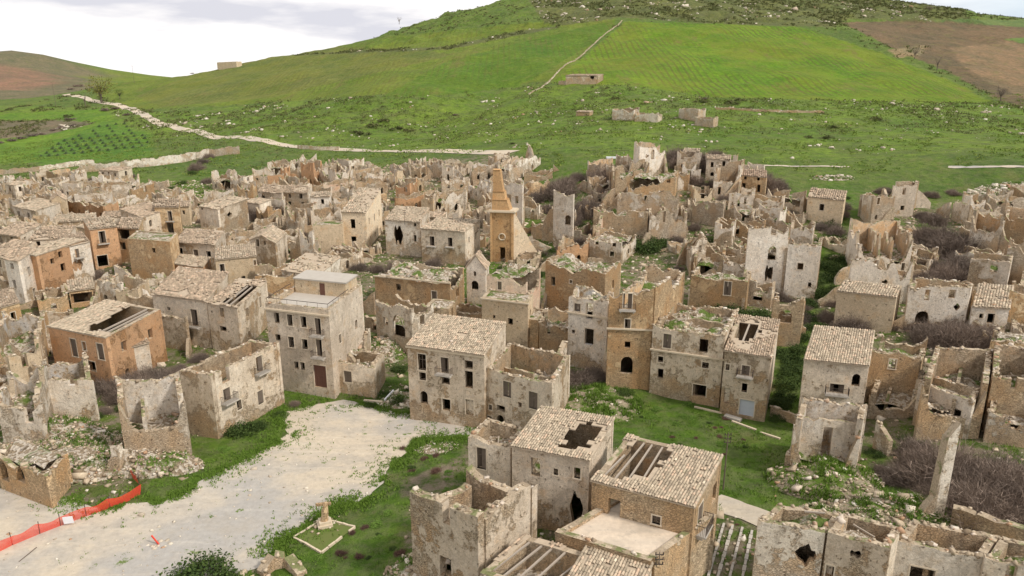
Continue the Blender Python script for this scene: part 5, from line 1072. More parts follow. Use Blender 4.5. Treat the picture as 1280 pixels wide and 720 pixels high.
def leaf_mesh(name, n, seed, mat, size=.05, nb=34, flat=.75, spread=.15):
    rs = np.random.RandomState(seed)
    cc = rs.normal(0, 1, (nb, 3)); cc /= np.linalg.norm(cc, axis=1)[:, None]; cc[:, 2] = np.abs(cc[:, 2]); cc *= rs.uniform(.45, .85, (nb, 1)); cc[:, 2] *= flat
    C = cc[rs.randint(0, nb, n)]+rs.normal(0, spread, (n, 3)); C[:, 2] = np.abs(C[:, 2])
    a = rs.normal(0, 1, (n, 3)); a /= np.linalg.norm(a, axis=1)[:, None]; b_ = np.cross(a, rs.normal(0, 1, (n, 3))); b_ /= np.linalg.norm(b_, axis=1)[:, None]; s = rs.uniform(.6, 1.3, (n, 1))*size
    V = np.stack([C-a*s, C+b_*s*.55, C+a*s, C-b_*s*.55], 1).reshape(-1, 3); return npmesh(name, V, np.arange(n*4).reshape(-1, 4), mat)
def protos(fn, name, k, *a, **kw): return [fn(name, *a[:1], i*7+3, *a[1:], **kw) for i in range(k)]
BARE = protos(tw_mesh, 'bare_shrub', 4, 9000, M['twig'], width=.0052, ln=.26); GREEN = protos(leaf_mesh, 'green_bush', 3, 2600, M['leaf']); WEED = protos(leaf_mesh, 'weed_clump', 2, 900, M['leafb'], size=.08, nb=18, flat=.5)
RED = protos(tw_mesh, 'reddish_shrub', 1, 1600, leaf_mat('reddish_twigs', (.17, .09, .07), (.12, .08, .06)), width=.014)
TPL = []
def place(pl, px, py, wpx, desc, cat, group, zs=1., sink=.05, first={}):
    if pl is BARE: wpx *= 1.28
    P = hit(px, py); dd_ = np.linalg.norm(P-CP); s = wpx*dd_/F_PX/2
    src = pl[int(px*7+py) % len(pl)]
    o = src.copy(); COL.objects.link(o); o.location = (P[0], P[1], P[2]-s*sink); o.scale = (s, s*1.0, s*zs); o.rotation_euler = (0, 0, (px*1.7) % 6.28)
    return tag(o, near_label(desc, px, py), cat, group)
bare = [(128,470,36),(155,486,50),(178,490,50),(205,488,50),(218,470,40),(1140,300,30),(1172,300,50),(1190,310,60),(1192,350,50),(1150,350,40),(1168,276,30),(1200,426,60),(1224,428,50),(1160,424,40),(1180,590,90),(1225,640,90),(1262,610,80),(845,196,40),(880,205,50),(900,215,40),(960,234,40),(938,226,30),(700,240,50),(735,262,50),(712,275,40),(755,222,50),(770,215,30),(500,338,40),(540,330,26),(320,262,40),(300,268,40),(345,265,30),(140,482,44),(168,478,50),(198,474,46),(226,486,38),(185,492,36),(150,497,30),(722,476,50),(745,470,40),(705,468,30),(1150,582,60),(1195,600,80),(1240,618,80),(1272,640,70),(1170,620,46),(1205,640,50),(1125,598,40),(1250,590,60),(1145,560,44),
 (1035,398,30),(1062,408,44),(1088,402,40),(1112,404,34),(1135,408,30),(1160,418,50),(1190,421,54),(1216,424,46),(1236,418,34),(1176,408,40),(1160,296,40),(1182,314,46),(1203,334,46),(1160,332,36),(1186,348,44),(1210,304,30),(1165,356,34),(1150,372,26),(1240,350,24),
 (1046,290,26),(1030,284,20),(1052,268,18),(708,230,34),(727,264,44),(700,262,34),(680,262,26),(668,248,30),(748,244,28),(765,232,26),(722,222,22),(850,206,30),(872,200,34),(893,196,28),(866,226,30),(893,232,28),(915,205,22),(955,224,28),(972,234,26),(944,212,22),(906,250,20),
 (520,206,22),(575,214,24),(585,226,16),(310,264,24),(326,270,28),(340,277,22),(300,250,18),(54,240,20),(66,238,18),(45,274,22),(58,276,20),(78,226,16),(95,225,18),(112,227,16),(255,202,16),(246,210,20),(262,196,14),(426,332,24),(448,334,24),(470,336,24),(498,334,26),(520,336,20),
 (578,322,20),(590,312,24),(572,306,18),(846,300,24),(838,276,20),(720,304,24),(706,292,22),(736,292,20),(868,284,18),(990,410,30),(1003,400,26),(852,478,28),(866,486,22),(835,476,22),(160,352,16),(250,312,14),(395,300,14),(380,294,14),(1010,560,24),(1060,610,30),(1100,590,30),(60,430,22),(75,445,20),(205,262,16),(292,228,16),(216,276,14),(655,300,18),(640,238,18)]
for a in bare: place(BARE, a[0], a[1]+a[2]*.12, a[2], 'bare grey brown thorn shrub', 'shrub', 'bare thorny shrubs between the ruins', 1.0)
green = [(300,536,46),(322,532,26),(252,716,80),(230,722,40),(283,722,40),(350,518,20),(478,492,22),(498,500,26),(512,488,20),(462,506,18),(790,304,44),(806,308,46),(822,303,42),(797,288,36),(818,282,32),(832,294,32),(905,388,44),(925,391,46),(948,393,40),(885,384,34),(770,300,30),(975,440,30),(985,470,30),(978,500,30),(990,425,26),(972,522,24),(1000,450,20),(1006,392,22),(1118,368,18),(1128,352,18),
 (1030,250,24),(1042,270,26),(1034,300,30),(1038,332,34),(1018,352,28),(1050,360,30),(1010,378,30),(998,436,34),(990,462,34),(982,494,32),(994,408,30),(1022,408,28),(1035,262,26),(1040,280,28),(1050,300,30),(1046,322,30),(1040,345,34),(1030,366,36),(1024,330,24),(1000,420,34),(992,450,34),(985,480,36),(975,505,34),(1012,395,30),(1060,350,20),(452,484,14),(540,512,16),(560,522,16),(1070,586,26),(1094,566,24),(1110,556,18),(1132,548,18),(1040,278,16),(1048,310,18),(1060,330,16),(228,228,14),(215,236,14),(240,216,14),(290,278,14),(700,300,16),(690,312,16),(676,318,16),(664,262,16),(1140,520,14),(1190,576,20),(120,520,18),(85,555,16),(590,395,12),(605,392,12),(60,440,12),(1270,420,10),(640,492,12),(695,530,16),(700,556,16),(480,240,10),(440,250,14),(380,240,10)]
for a in green: place(GREEN, a[0], a[1]+a[2]*.12, a[2], 'dense dark green bush', 'bush', 'dark green bushes', .8)
for a in [(545,568,14),(530,572,14),(440,664,14),(456,658,14),(428,690,18),(450,694,16),(500,690,20),(620,594,26),(545,588,20),(855,496,16),(1014,510,16),(870,546,8),(930,548,8),(505,560,16),(905,566,8),(840,545,10)]: place(RED, a[0], a[1]+2, a[2], 'small reddish brown shrub', 'shrub', 'small reddish brown shrubs', .8)
for a in [(130,560,16),(96,566,20),(60,566,16),(118,534,18),(100,620,14),(88,556,16),(40,566,14),(1040,590,26),(1020,620,26),(1066,566,26),(1000,600,24),(1085,610,24),(720,500,30),(735,492,34),(750,502,30),(745,515,34),(728,512,30),(712,512,24),(762,490,26),(770,500,22),(740,520,26),(820,510,20),(860,520,20),(790,540,18),(725,500,22),(1150,640,20),(470,655,20),(485,640,16),(350,690,18),(560,590,16),(280,560,18),(240,584,16),(395,650,14),(950,470,14),(690,330,16)]:
    place(WEED, a[0], a[1]+2, a[2], 'low bright green weed clump', 'weed', 'bright weed clumps', .6)
def autoplant():
    rs = np.random.RandomState(12); k = 0
    for _ in range(2500):
        if k >= 150: break
        px, py = rs.uniform(-10, 1290), rs.uniform(222, 520)
        if px > 640 and py < 240: continue
        P = hit(px, py); n_ = P+rs.uniform(-.2, .2, 3)
        if occupied(np.array([P[0]]), np.array([P[1]]), .9)[0] or inpoly(P[0], P[1], plazaw): continue
        pl, d_, c_, g_, z_ = [(BARE, 'bare grey brown thorn shrub', 'shrub', 'bare thorny shrubs between the ruins', .8), (BARE, 'bare grey brown thorn shrub', 'shrub', 'bare thorny shrubs between the ruins', 1), (GREEN, 'dense dark green bush', 'bush', 'dark green bushes', .8), (WEED, 'low bright green weed clump', 'weed', 'bright weed clumps', .6)][rs.randint(4)]
        place(pl, px, py, rs.uniform(10, 22)*(.5+py/500), d_, c_, g_, z_); k += 1
    k = 0
    for _ in range(900):
        if k >= 90: break
        px, py = rs.uniform(340, 1010), rs.uniform(478, 712); P = hit(px, py)
        if occupied(np.array([P[0]]), np.array([P[1]]), .3)[0] or inpoly(P[0], P[1], plazaw): continue
        r_ = rs.rand(); pl, d_, c_, g_ = (WEED, 'low bright green weed clump', 'weed', 'bright weed clumps') if r_ < .55 else ((GREEN, 'small dark green tuft', 'bush', 'dark green tufts on the lawns') if r_ < .8 else (RED, 'small reddish brown shrub', 'shrub', 'small reddish brown shrubs'))
        place(pl, px, py, rs.uniform(6, 15), d_, c_, g_, .6); k += 1
autoplant()
for p in BARE+GREEN+WEED+RED: bpy.data.objects.remove(p)
def tree(px, py, hpx, wpx, mat, desc, cat='tree', n=900, size=.14, bare_=False):
    P = hit(px, py); dd_ = np.linalg.norm(P-CP); H = hpx*dd_/F_PX; Wd = wpx*dd_/F_PX; rs = np.random.RandomState(int(px)); root = empty('tree', P); tag(root, desc, cat, None)
    m = MB(); m.tube([P-(0, 0, .3), P+(.02*H, 0, H*.25), P+(0, .02*H, H*.5)], [H*.035, H*.028, H*.02], 7); m.build('trunk', M['wood'], root, P)
    m = MB(); tips = []
    for k in range(9):
        a = k*2.4; r = Wd*rs.uniform(.25, .42); t = P+np.array((math.cos(a)*r, math.sin(a)*r, H*rs.uniform(.6, .92))); mid = P+np.array((math.cos(a)*r*.35, math.sin(a)*r*.35, H*.5)); m.tube([P+(0, 0, H*rs.uniform(.22, .4)), mid, t], [H*.018, H*.012, H*.004], 5); tips += [mid, t]
    m.build('limbs', M['wood'], root, P)
    T = np.array(tips); C = T[rs.randint(0, len(T), n)]+rs.normal(0, Wd*.11, (n, 3)); a = rs.normal(0, 1, (n, 3)); a /= np.linalg.norm(a, axis=1)[:, None]; b_ = np.cross(a, rs.normal(0, 1, (n, 3))); b_ /= np.linalg.norm(b_, axis=1)[:, None]
    s = rs.uniform(.5, 1.3, (n, 1))*Wd*.028; w = .12 if bare_ else .6; s = s*(3 if bare_ else 1)
    V = np.stack([C-a*s, C+b_*s*w, C+a*s, C-b_*s*w], 1).reshape(-1, 3); npmesh('crown', V, np.arange(n*4).reshape(-1, 4), mat, root, P)
tree(127, 129, 27, 28, M['autumn'], 'round yellow green tree beside the dirt road on the far left')
tree(150, 124, 10, 9, M['leaf'], 'small dark tree right of the round yellow green tree')
tree(107, 134, 14, 5, M['twig'], 'thin bare tree left of the dirt road', bare_=True, n=200)
tree(1143, 74, 13, 12, M['twig'], 'upper bare tree on the edge of the brown field', bare_=True, n=320)
tree(1171, 88, 14, 7, M['twig'], 'narrow bare tree in the middle of the brown field edge', bare_=True, n=260)
tree(1250, 127, 16, 14, M['twig'], 'lower bare tree at the corner of the brown field', bare_=True, n=380)
tree(499, 30, 8, 6, M['twig'], 'tiny lone tree on the hill ridge', bare_=True, n=200)
tree(1162, 14, 6, 10, M['twig'], 'bare bush tree on the right ridge line', bare_=True, n=200)
tree(585, 320, 46, 30, M['twig'], 'tall bare tree beside the obelisk tower', bare_=True, n=1500)
# young olive grove
ol = leaf_mesh('olive_tree', 160, 5, M['olive'], size=.16, nb=12, flat=1.0, spread=.2); k = 0
for r in range(8):
    for c in range(13):
        px, py = 52+c*10.5+r*7.4, 196-r*5.1-c*1.1+(c*7+r*5) % 3*.5
        if (px*3+py*7) % 11 < 1.2 or not inpoly(px, py, [(28,200),(120,158),(150,150),(186,164),(192,182),(120,196),(60,206)]): continue
        P = hit(px, py); o = ol.copy(); COL.objects.link(o); s = 1.15+.35*((px*13) % 1); o.location = tuple(P); o.scale = (s, s, s); tag(o, 'small dark olive tree planted in rows on the left meadow', 'olive tree', 'young olive trees in rows'); k += 1
bpy.data.objects.remove(ol)
# scrub hedges and hillside bushes
hb_ = protos(leaf_mesh, 'hill_bush', 2, 260, M['scrubm'], size=.13, nb=14, flat=.8); hb2 = protos(tw_mesh, 'bare_shrub', 2, 420, M['twig'], width=.035)
def hillb(pl, lst, desc, cat, group, zs):
    for i, (px, py, w_) in enumerate(lst):
        P = hit(px, py); s = w_*np.linalg.norm(P-CP)/F_PX/2; o = pl[i % 2].copy(); COL.objects.link(o); o.location = tuple(P); o.scale = (s, s, s*zs); o.rotation_euler = (0, 0, i*1.3)
        tag(o, near_label(desc, px, py), cat, group)
hillb(hb_, [(468,158,22),(480,152,18),(495,162,20),(510,164,16),(455,168,20),(443,166,14),(875,128,18),(915,130,22),(925,126,16),(1040,160,16),(1095,150,20),(1035,173,18),(26,152,7),(85,146,12),(530,124,8),(770,124,12),(250,196,16),(262,190,14),(232,200,14),(640,180,10),(1010,172,12)], 'dark scrub bush', 'bush', 'scrub bushes on the pasture', .6)
hillb(hb2, [(88,150,16),(92,158,14),(40,170,14),(52,168,12),(28,173,14),(14,176,14),(66,163,12),(76,160,12),(0,179,12),(132,138,16),(145,136,14),(158,144,12),(98,108,14),(90,112,12),(570,144,10),(880,124,12),(240,92,6)], 'bare brown hedge shrub', 'shrub', 'bare hedge shrubs on the meadow', .55)
for p in hb_+hb2: bpy.data.objects.remove(p)
def scatter(n, seed, xr_, yr_):
    rs = np.random.RandomState(seed); x = rs.uniform(*xr_, n); y = rs.uniform(*yr_, n); return x, y, rs
# tufts and scrub over the hill, one mass
x, y, rs = scatter(140000, 11, (-420, 560), (285, 900)); z = tz(x, y); px, py = proj(np.stack([x, y, z], -1))
jx = np.clip(np.searchsorted(XL, x)-1, 0, len(XL)-2); jy = np.clip(np.searchsorted(YL, y)-1, 0, len(YL)-2); R_ = mixc[jy, jx, 0]; G_ = mixc[jy, jx, 1]
keep = (R_ > .2) & (G_ < .2) & (rs.rand(len(x)) < R_*1.1) & (fbm(x/16., y/16., 61) > .50-.06*R_) & (px > -60) & (px < 1340)
x, y, z = x[keep][:15000], y[keep][:15000], z[keep][:15000]; n = len(x); T = 9
C = np.repeat(np.stack([x, y, z+.25], -1), T, 0)+rs.normal(0, 1, (n*T, 3))*np.array((.75, .75, .35)); a = rs.normal(0, 1, C.shape); a /= np.linalg.norm(a, axis=1)[:, None]; b_ = np.cross(a, rs.normal(0, 1, C.shape)); b_ /= np.linalg.norm(b_, axis=1)[:, None]
s = rs.uniform(.25, .6, (n*T, 1))*np.repeat(np.clip(np.hypot(x, y)/420, .7, 1.8), T)[:, None]
tag(npmesh('hill_scrub', np.stack([C-a*s, C+b_*s, C+a*s*.8], 1).reshape(-1, 3), np.arange(n*T*3).reshape(-1, 3), M['scrubm']), 'patchy low scrub over the hillside', 'scrub', kind='stuff')
x, y, rs = scatter(40000, 12, (-320, 420), (235, 900)); z = tz(x, y); jx = np.clip(np.searchsorted(XL, x)-1, 0, len(XL)-2); jy = np.clip(np.searchsorted(YL, y)-1, 0, len(YL)-2)
RD = np.concatenate(ROADS); onroad = lambda x, y: np.min((x[:, None]-RD[:, 0])**2+(y[:, None]-RD[:, 1])**2, 1) < 60
keep = (mixc[jy, jx, 0] > .5) & (fbm(x/11., y/11., 71) > .60) & (mixc[jy, jx, 1] < .2) & ~occupied(x, y) & ~onroad(x, y); x, y, z = x[keep][:2600], y[keep][:2600], z[keep][:2600]
Vv, Ff = stones(np.stack([x, y, z+.1], -1), rs.gamma(2, .28, len(x)).clip(.25, 2.4)*np.clip(np.hypot(x, y)/400, .8, 1.8), rs); tag(npmesh('hill_stones', Vv, Ff, M['rub2']), 'pale stones scattered over the pasture', 'stones', kind='stuff')
x, y, rs = scatter(60000, 13, (-300, 360), (225, 460)); z = tz(x, y); px, py = proj(np.stack([x, y, z], -1))
keep = (px > -30) & (px < 1310) & (py < 300) & (py > 118) & (fbm(x/7., y/7., 66) > .52) & ~occupied(x, y, .3) & (mixc[np.clip(np.searchsorted(YL, y)-1, 0, ny-2), np.clip(np.searchsorted(XL, x)-1, 0, nx-2), 2] < .5) & (mixc[np.clip(np.searchsorted(YL, y)-1, 0, ny-2), np.clip(np.searchsorted(XL, x)-1, 0, nx-2), 1] < .3)
x, y, z = x[keep][:11000], y[keep][:11000], z[keep][:11000]; n = len(x); T = 7; C = np.repeat(np.stack([x, y, z+.15], -1), T, 0)+rs.normal(0, 1, (n*T, 3))*np.array((.5, .5, .2)); a = rs.normal(0, 1, C.shape); a /= np.linalg.norm(a, axis=1)[:, None]; b_ = np.cross(a, rs.normal(0, 1, C.shape)); b_ /= np.linalg.norm(b_, axis=1)[:, None]; s = rs.uniform(.15, .5, (n*T, 1))
tag(npmesh('pasture_tussocks', np.stack([C-a*s, C+b_*s, C+a*s*.8], 1).reshape(-1, 3), np.arange(n*T*3).reshape(-1, 3), M['tussock']), 'rough tussocks over the pasture above the town', 'grass', kind='stuff')
# ------------------------------------------------------------------ rubble between the houses
x, y, rs = scatter(75000, 21, (-190, 210), (48, 285)); z = tz(x, y); px, py = proj(np.stack([x, y, z], -1)); px += 0
keep = (px > -40) & (px < 1320) & (py < 740) & ~((px > 640) & (py < 240)) & ~((px > 985) & (py < 262)) & (py > 205) & ~inpoly(x, y, plazaw)
lush = np.zeros(len(x), bool)
for poly in ([(715,478),(830,475),(900,500),(1000,520),(1000,560),(985,650),(900,640),(770,560),(700,520)], [(340,740),(345,670),(430,625),(490,560),(590,545),(580,600),(510,620),(500,740)], [(120,640),(190,590),(240,550),(320,515),(365,500),(365,545),(300,575),(235,612),(185,635)], [(350,480),(420,490),(640,540),(560,550),(420,510),(350,505)], [(965,400),(1020,380),(1030,400),(1000,520),(960,525)], [(1030,215),(1075,240),(1075,330),(1040,380),(1010,350),(1030,290)]): lush |= inpoly(px, py, poly)
dens = np.where(lush, .06, .72); keep &= (fbm(x/4.5, y/4.5, 33) > 1-dens) & ~occupied(x, y, .1) & (mixc[np.clip(np.searchsorted(YL, y)-1, 0, ny-2), np.clip(np.searchsorted(XL, x)-1, 0, nx-2), 2] > .09)
x, y, z = x[keep], y[keep], z[keep]; x, y, z = x[:26000], y[:26000], z[:26000]
Vv, Ff = stones(np.stack([x, y, z+.05], -1), rs.gamma(1.8, .12, len(x)).clip(.1, 1.0)*np.clip(np.hypot(x, y)/130, .9, 1.5), rs); tag(npmesh('ground_rubble', Vv, Ff, M['rub']), 'fallen stones strewn on the ground between the ruined houses', 'rubble', kind='stuff')
def heap(label, px, py, rx, ry, hh, n, mat='rub', size=.4, seed=0, core='debris'):
    P = hit(px, py); rs = np.random.RandomState(int(px)+seed); root = empty('rubble_heap', P); tag(root, label, 'rubble heap'); ng = 15
    s, t = np.meshgrid(np.linspace(-1, 1, ng), np.linspace(-1, 1, ng), indexing='ij'); hz = lambda X, Y, r: tz(X, Y)-.1+hh*np.clip(1-r*r, 0, 1)*(.6+.8*fbm(X/2.2, Y/2.2, 7))-.25*(r > .97)
    R1 = np.maximum(np.abs(s), np.abs(t)); R2 = np.hypot(s, t)+1e-9; s2, t2 = s/R2*R1, t/R2*R1; X = P[0]+s2*rx; Y = P[1]+t2*ry; a = (np.arange(ng-1)[:, None]*ng+np.arange(ng-1)).ravel()
    npmesh('heap_core', np.stack([X, Y, hz(X, Y, R1)], -1).reshape(-1, 3), np.c_[a, a+ng, a+ng+1, a+1], M[core], root, P)
    n = int(n*1.7); an = rs.uniform(0, 6.28, n); r = np.sqrt(rs.rand(n))*1.15; X = P[0]+np.cos(an)*r*rx; Y = P[1]+np.sin(an)*r*ry
    Vv, Ff = stones(np.c_[X, Y, hz(X, Y, np.minimum(r, 1))+.06], rs.gamma(1.6, size/4.0, n).clip(.1, 1.2), rs); tag(npmesh('stones', Vv, Ff, M[mat], root, P), kind='stuff')
    m_ = int(rx*ry*(60 if core == 'mossy' else 18)); an = rs.uniform(0, 6.28, m_); r = np.sqrt(rs.rand(m_))*1.1; X = P[0]+np.cos(an)*r*rx; Y = P[1]+np.sin(an)*r*ry; kp = fbm(X/1.4, Y/1.4, 17) > .47; X, Y, r = X[kp], Y[kp], r[kp]; m_ = len(X)
    if m_:
        T = 5; C = np.repeat(np.c_[X, Y, hz(X, Y, np.minimum(r, 1))], T, 0)+rs.normal(0, .14, (m_*T, 3))*np.array((1, 1, 0)); an = rs.uniform(0, 6.28, m_*T); d_ = np.stack([np.cos(an), np.sin(an), 0*an], -1); h_ = rs.uniform(.15, .6, (m_*T, 1))
        tag(npmesh('weeds', np.stack([C-d_*.06, C+d_*.06, C+np.array((0, 0, 1.))*h_+d_[:, [1, 0, 2]]*h_*.6], 1).reshape(-1, 3), np.arange(m_*T*3).reshape(-1, 3), M['blade'], root, P), kind='stuff')
heap('large heap of tumbled stone blocks at the foot of the leaning wall remnant', 1105, 648, 9, 5, 1.5, 700, size=.5, core='mossy')
heap('mossy stone heap in front of the roofless white shell', 1030, 600, 6.5, 5, 2.0, 330, 'rub', core='mossy')
heap('broad stone spill covering the left edge yard', 85, 575, 11, 7, 2.2, 1500, size=.45)
heap('stone spill under the big grey white ruin', 55, 548, 8, 5, 2.6, 600)
heap('stones heaped against the white plastered shell', 185, 582, 7, 3, 2.2, 600)
heap('grassy rubble bank below the slim white house', 738, 505, 7.5, 7, .9, 120, 'rub2', .3, core='mossy')
heap('small stone heap under the bare thicket at right', 1165, 672, 6, 3, 1.0, 300)
heap('rubble pile between four storey house and pointed arch ruin', 478, 440, 5, 5, 2.4, 400)
heap('stone pile at the foot of the small ruined room', 505, 500, 4, 3, .5, 60, 'rub2')
heap('low crushed stone heap beside the lawn monument wall', 530, 716, 4, 3, 1.2, 200)
heap('white stone scatter on the lawn corner', 545, 560, 3, 2, .3, 90, 'rub2', .25)
heap('fallen blocks on the slope at the far right', 1245, 238, 9, 4, .8, 160, 'rub2', .9)
heap('fallen blocks on the green slope above the small pale house', 1040, 222, 7, 3, .5, 90, 'rub2', .7)
# ------------------------------------------------------------------ grass tufts
x, y, rs = scatter(150000, 41, (-120, 150), (45, 170)); z = tz(x, y); px, py = proj(np.stack([x, y, z], -1)); J = (np.clip(np.searchsorted(YL, y)-1, 0, ny-2), np.clip(np.searchsorted(XL, x)-1, 0, nx-2))
keep = (px > -20) & (px < 1300) & (py < 735) & ~inpoly(x, y, plazaw) & ~occupied(x, y, .05) & ((mixc[J][:, 2] < .2) | (fbm(x/3., y/3., 91) > .56)) & (fbm(x/1.7, y/1.7, 92) > .36)
x, y, z = x[keep][:42000], y[keep][:42000], z[keep][:42000]; n = len(x); T = 4; C = np.repeat(np.stack([x, y, z-.03], -1), T, 0)+rs.normal(0, .12, (n*T, 3))*np.array((1, 1, 0)); an = rs.uniform(0, 6.28, n*T)
h_ = (np.repeat(.16+.42*fbm(x/2.5, y/2.5, 95)**2, T)*rs.uniform(.5, 1.4, n*T))[:, None]; d_ = np.stack([np.cos(an), np.sin(an), 0*an], -1); w_ = .055
tip = C+np.array((0, 0, 1.))*h_+d_[:, [1, 0, 2]]*h_*.5
tag(npmesh('grass', np.stack([C-d_*w_, C+d_*w_, tip], 1).reshape(-1, 3), np.arange(n*T*3).reshape(-1, 3), M['blade']), 'tufts of fresh green grass around the square and houses', 'grass', kind='stuff')
# weeds growing on the gravel
x, y, rs = scatter(5000, 43, (-80, 20), (45, 115)); keep = inpoly(x, y, plazaw) & (fbm(x/4., y/4., 97) > .63); x, y = x[keep], y[keep]; z = tz(x, y)+.04; n = len(x); T = 5; C = np.repeat(np.stack([x, y, z], -1), T, 0)+rs.normal(0, .12, (n*T, 3))*np.array((1, 1, 0)); an = rs.uniform(0, 6.28, n*T); d_ = np.stack([np.cos(an), np.sin(an), 0*an], -1); h_ = rs.uniform(.05, .2, (n*T, 1))
tag(npmesh('gravel_weeds', np.stack([C-d_*.05, C+d_*.05, C+np.array((0, 0, 1.))*h_], 1).reshape(-1, 3), np.arange(n*T*3).reshape(-1, 3), M['blade']), 'sparse weeds growing through the gravel square', 'weeds', kind='stuff')
# grass creeping in over the edge of the gravel
E_ = np.array(plazaw); rs = np.random.RandomState(45); ei = rs.randint(0, len(E_), 16000); et = rs.rand(16000)[:, None]; pe = E_[ei]*(1-et)+E_[(ei+1) % len(E_)]*et+rs.normal(0, 1, (16000, 2))*np.abs(rs.normal(0, 1.1, (16000, 1)))
x, y = pe[:, 0], pe[:, 1]; keep = (fbm(x/2.3, y/2.3, 98) > .47) & (np.hypot(x, y) < 150) & ~occupied(x, y, .1); x, y = x[keep], y[keep]; z = tz(x, y)+.05; n = len(x); T = 5; C = np.repeat(np.stack([x, y, z], -1), T, 0)+rs.normal(0, .14, (n*T, 3))*np.array((1, 1, 0)); an = rs.uniform(0, 6.28, n*T); d_ = np.stack([np.cos(an), np.sin(an), 0*an], -1); h_ = rs.uniform(.06, .32, (n*T, 1))
tag(npmesh('edge_grass', np.stack([C-d_*.07, C+d_*.07, C+np.array((0, 0, 1.))*h_+d_[:, [1, 0, 2]]*h_*.5], 1).reshape(-1, 3), np.arange(n*T*3).reshape(-1, 3), M['blade']), 'thin grass creeping over the edge of the gravel square', 'grass', kind='stuff')
x, y, rs = scatter(5200, 44, (-110, 30), (45, 120)); keep = inpoly(x, y, plazaw) & (rs.rand(len(x)) < .75); x, y = x[keep], y[keep]; Vv, Ff = stones(np.stack([x, y, tz(x, y)+.07], -1), rs.gamma(1.6, .08, len(x)).clip(.06, .5), rs); tag(npmesh('gravel', Vv, Ff, M['rub2']), 'loose gravel and small stones on the square', 'gravel', kind='stuff')
def roof_room():
    q = next(b_ for b_ in BL if b_['label'].startswith('four storey')); A_, U_, V_ = q['A'], q['B']-q['A'], q['C']-q['B']; z = q['zt']; root = q['root']; loc = np.array(root.location)
    at = lambda s_, t_, h_=0: np.array((A_[0]+U_[0]*s_+V_[0]*t_, A_[1]+U_[1]*s_+V_[1]*t_, z+h_)); m = MB(); o = at(.08, .62); x_ = at(.93, .62)-o; y_ = at(.08, .97)-o; m.box(o, x_, y_, (0, 0, 2.2)); m.build('roof_room', [WM['beige']], root, loc)
    m = MB(); m.box(o-x_*.02-y_*.04+(0, 0, 2.203), x_*1.04, y_*1.08, (0, 0, .22)); m.build('roof_room_slab', M['slab'], root, loc)
    m = MB(); rail(m, [at(.02, .6, .68), at(.02, .02, .68), at(.98, .02, .68), at(.98, .6, .68)], .75, 1.6, .05); m.build('railing', M['metal'], root, loc)
    m = MB(); p0 = at(.5, .62); n_ = np.array((V_[0], V_[1], 0)); n_ /= np.linalg.norm(n_); m.box(p0-n_*.03, x_/np.linalg.norm(x_)*.9, n_*.02, (0, 0, 1.9)); m.build('door', M['brown'], root, loc)
roof_room()
# ------------------------------------------------------------------ red net barrier
def barrier():
    px_ = [(-8,694),(16,682),(50,668),(76,658),(108,646),(138,636),(158,628),(176,618),(174,606),(166,598),(152,590)]; G = np.array([hit(a, b_) for a, b_ in px_]); root = empty('net_barrier', G[4]); tag(root, 'sagging red plastic net barrier along the left edge of the square', 'barrier'); rs = np.random.RandomState(2)
    P = [];
    for i in range(len(G)-1): P += [G[i]+(G[i+1]-G[i])*k/6 for k in range(6)]
    P.append(G[-1]); P = np.array(P); ph = np.arange(len(P))/6.; H = 1.05+.14*np.sin(ph*4)-.14*np.abs(np.sin(ph*math.pi)); lean = .15*np.sin(ph*2.1)
    m = MB()
    for r in range(10):
        t = r/9.
        for i in range(len(P)-1):
            a = P[i]+np.array((lean[i]*t, lean[i]*t, .05+H[i]*t)); c = P[i+1]+np.array((lean[i+1]*t, lean[i+1]*t, .05+H[i+1]*t)); w_ = np.array((0, 0, .04 if r not in (0, 9) else .06)); m.quad(a, c, c+w_, a+w_)
    for i in range(len(P)-1):
        for k in range(5):
            f = k/5.; b0 = P[i]*(1-f)+P[i+1]*f; d = (P[i+1]-P[i]); d = d/np.linalg.norm(d)*.035; hh = H[i]*(1-f)+H[i+1]*f; l_ = lean[i]*(1-f)+lean[i+1]*f; o_ = np.array((0, .006, 0)); m.quad(b0+o_+(0, 0, .05), b0+d+o_+(0, 0, .05), b0+d+o_+(l_, l_, .05+hh), b0+o_+(l_, l_, .05+hh))
    m.build('net', M['red'], root, G[4])
    for i in (0, 1, 2, 3, 4, 5, 7, 8, 10):
        q = MB(); q.tube([G[i]-(0, 0, .2), G[i]+(rs.uniform(-.1, .1), .05, 1.5)], .04, 6); q.build('post', M['metal'], root, G[4])
barrier()
P = hit(87, 658); q = MB(); q.box(P+(-.45, -.12, .35), (.9, .25, 0), (-.01, .04, 0), (0, -.1, .85)); tag(q.build('sign', M['whitep'], None, P), 'blank white board hung on the red net barrier', 'sign')
# second strand lying behind on the ground
P = hit(199, 681); r_ = empty('marker_stake', P); tag(r_, 'small leaning red stake among white stones on the gravel', 'stake'); q = MB(); q.beam(P, P+(-.75, .2, .95), .12); q.build('stake', M['red'], r_, P); rs = np.random.RandomState(3); q = stones(P+rs.normal(0, .45, (16, 3))*np.array((1.3, .8, .1)), rs.uniform(.2, .5, 16), rs); tag(npmesh('stones', q[0], q[1], M['rub2'], r_, P), kind='stuff')
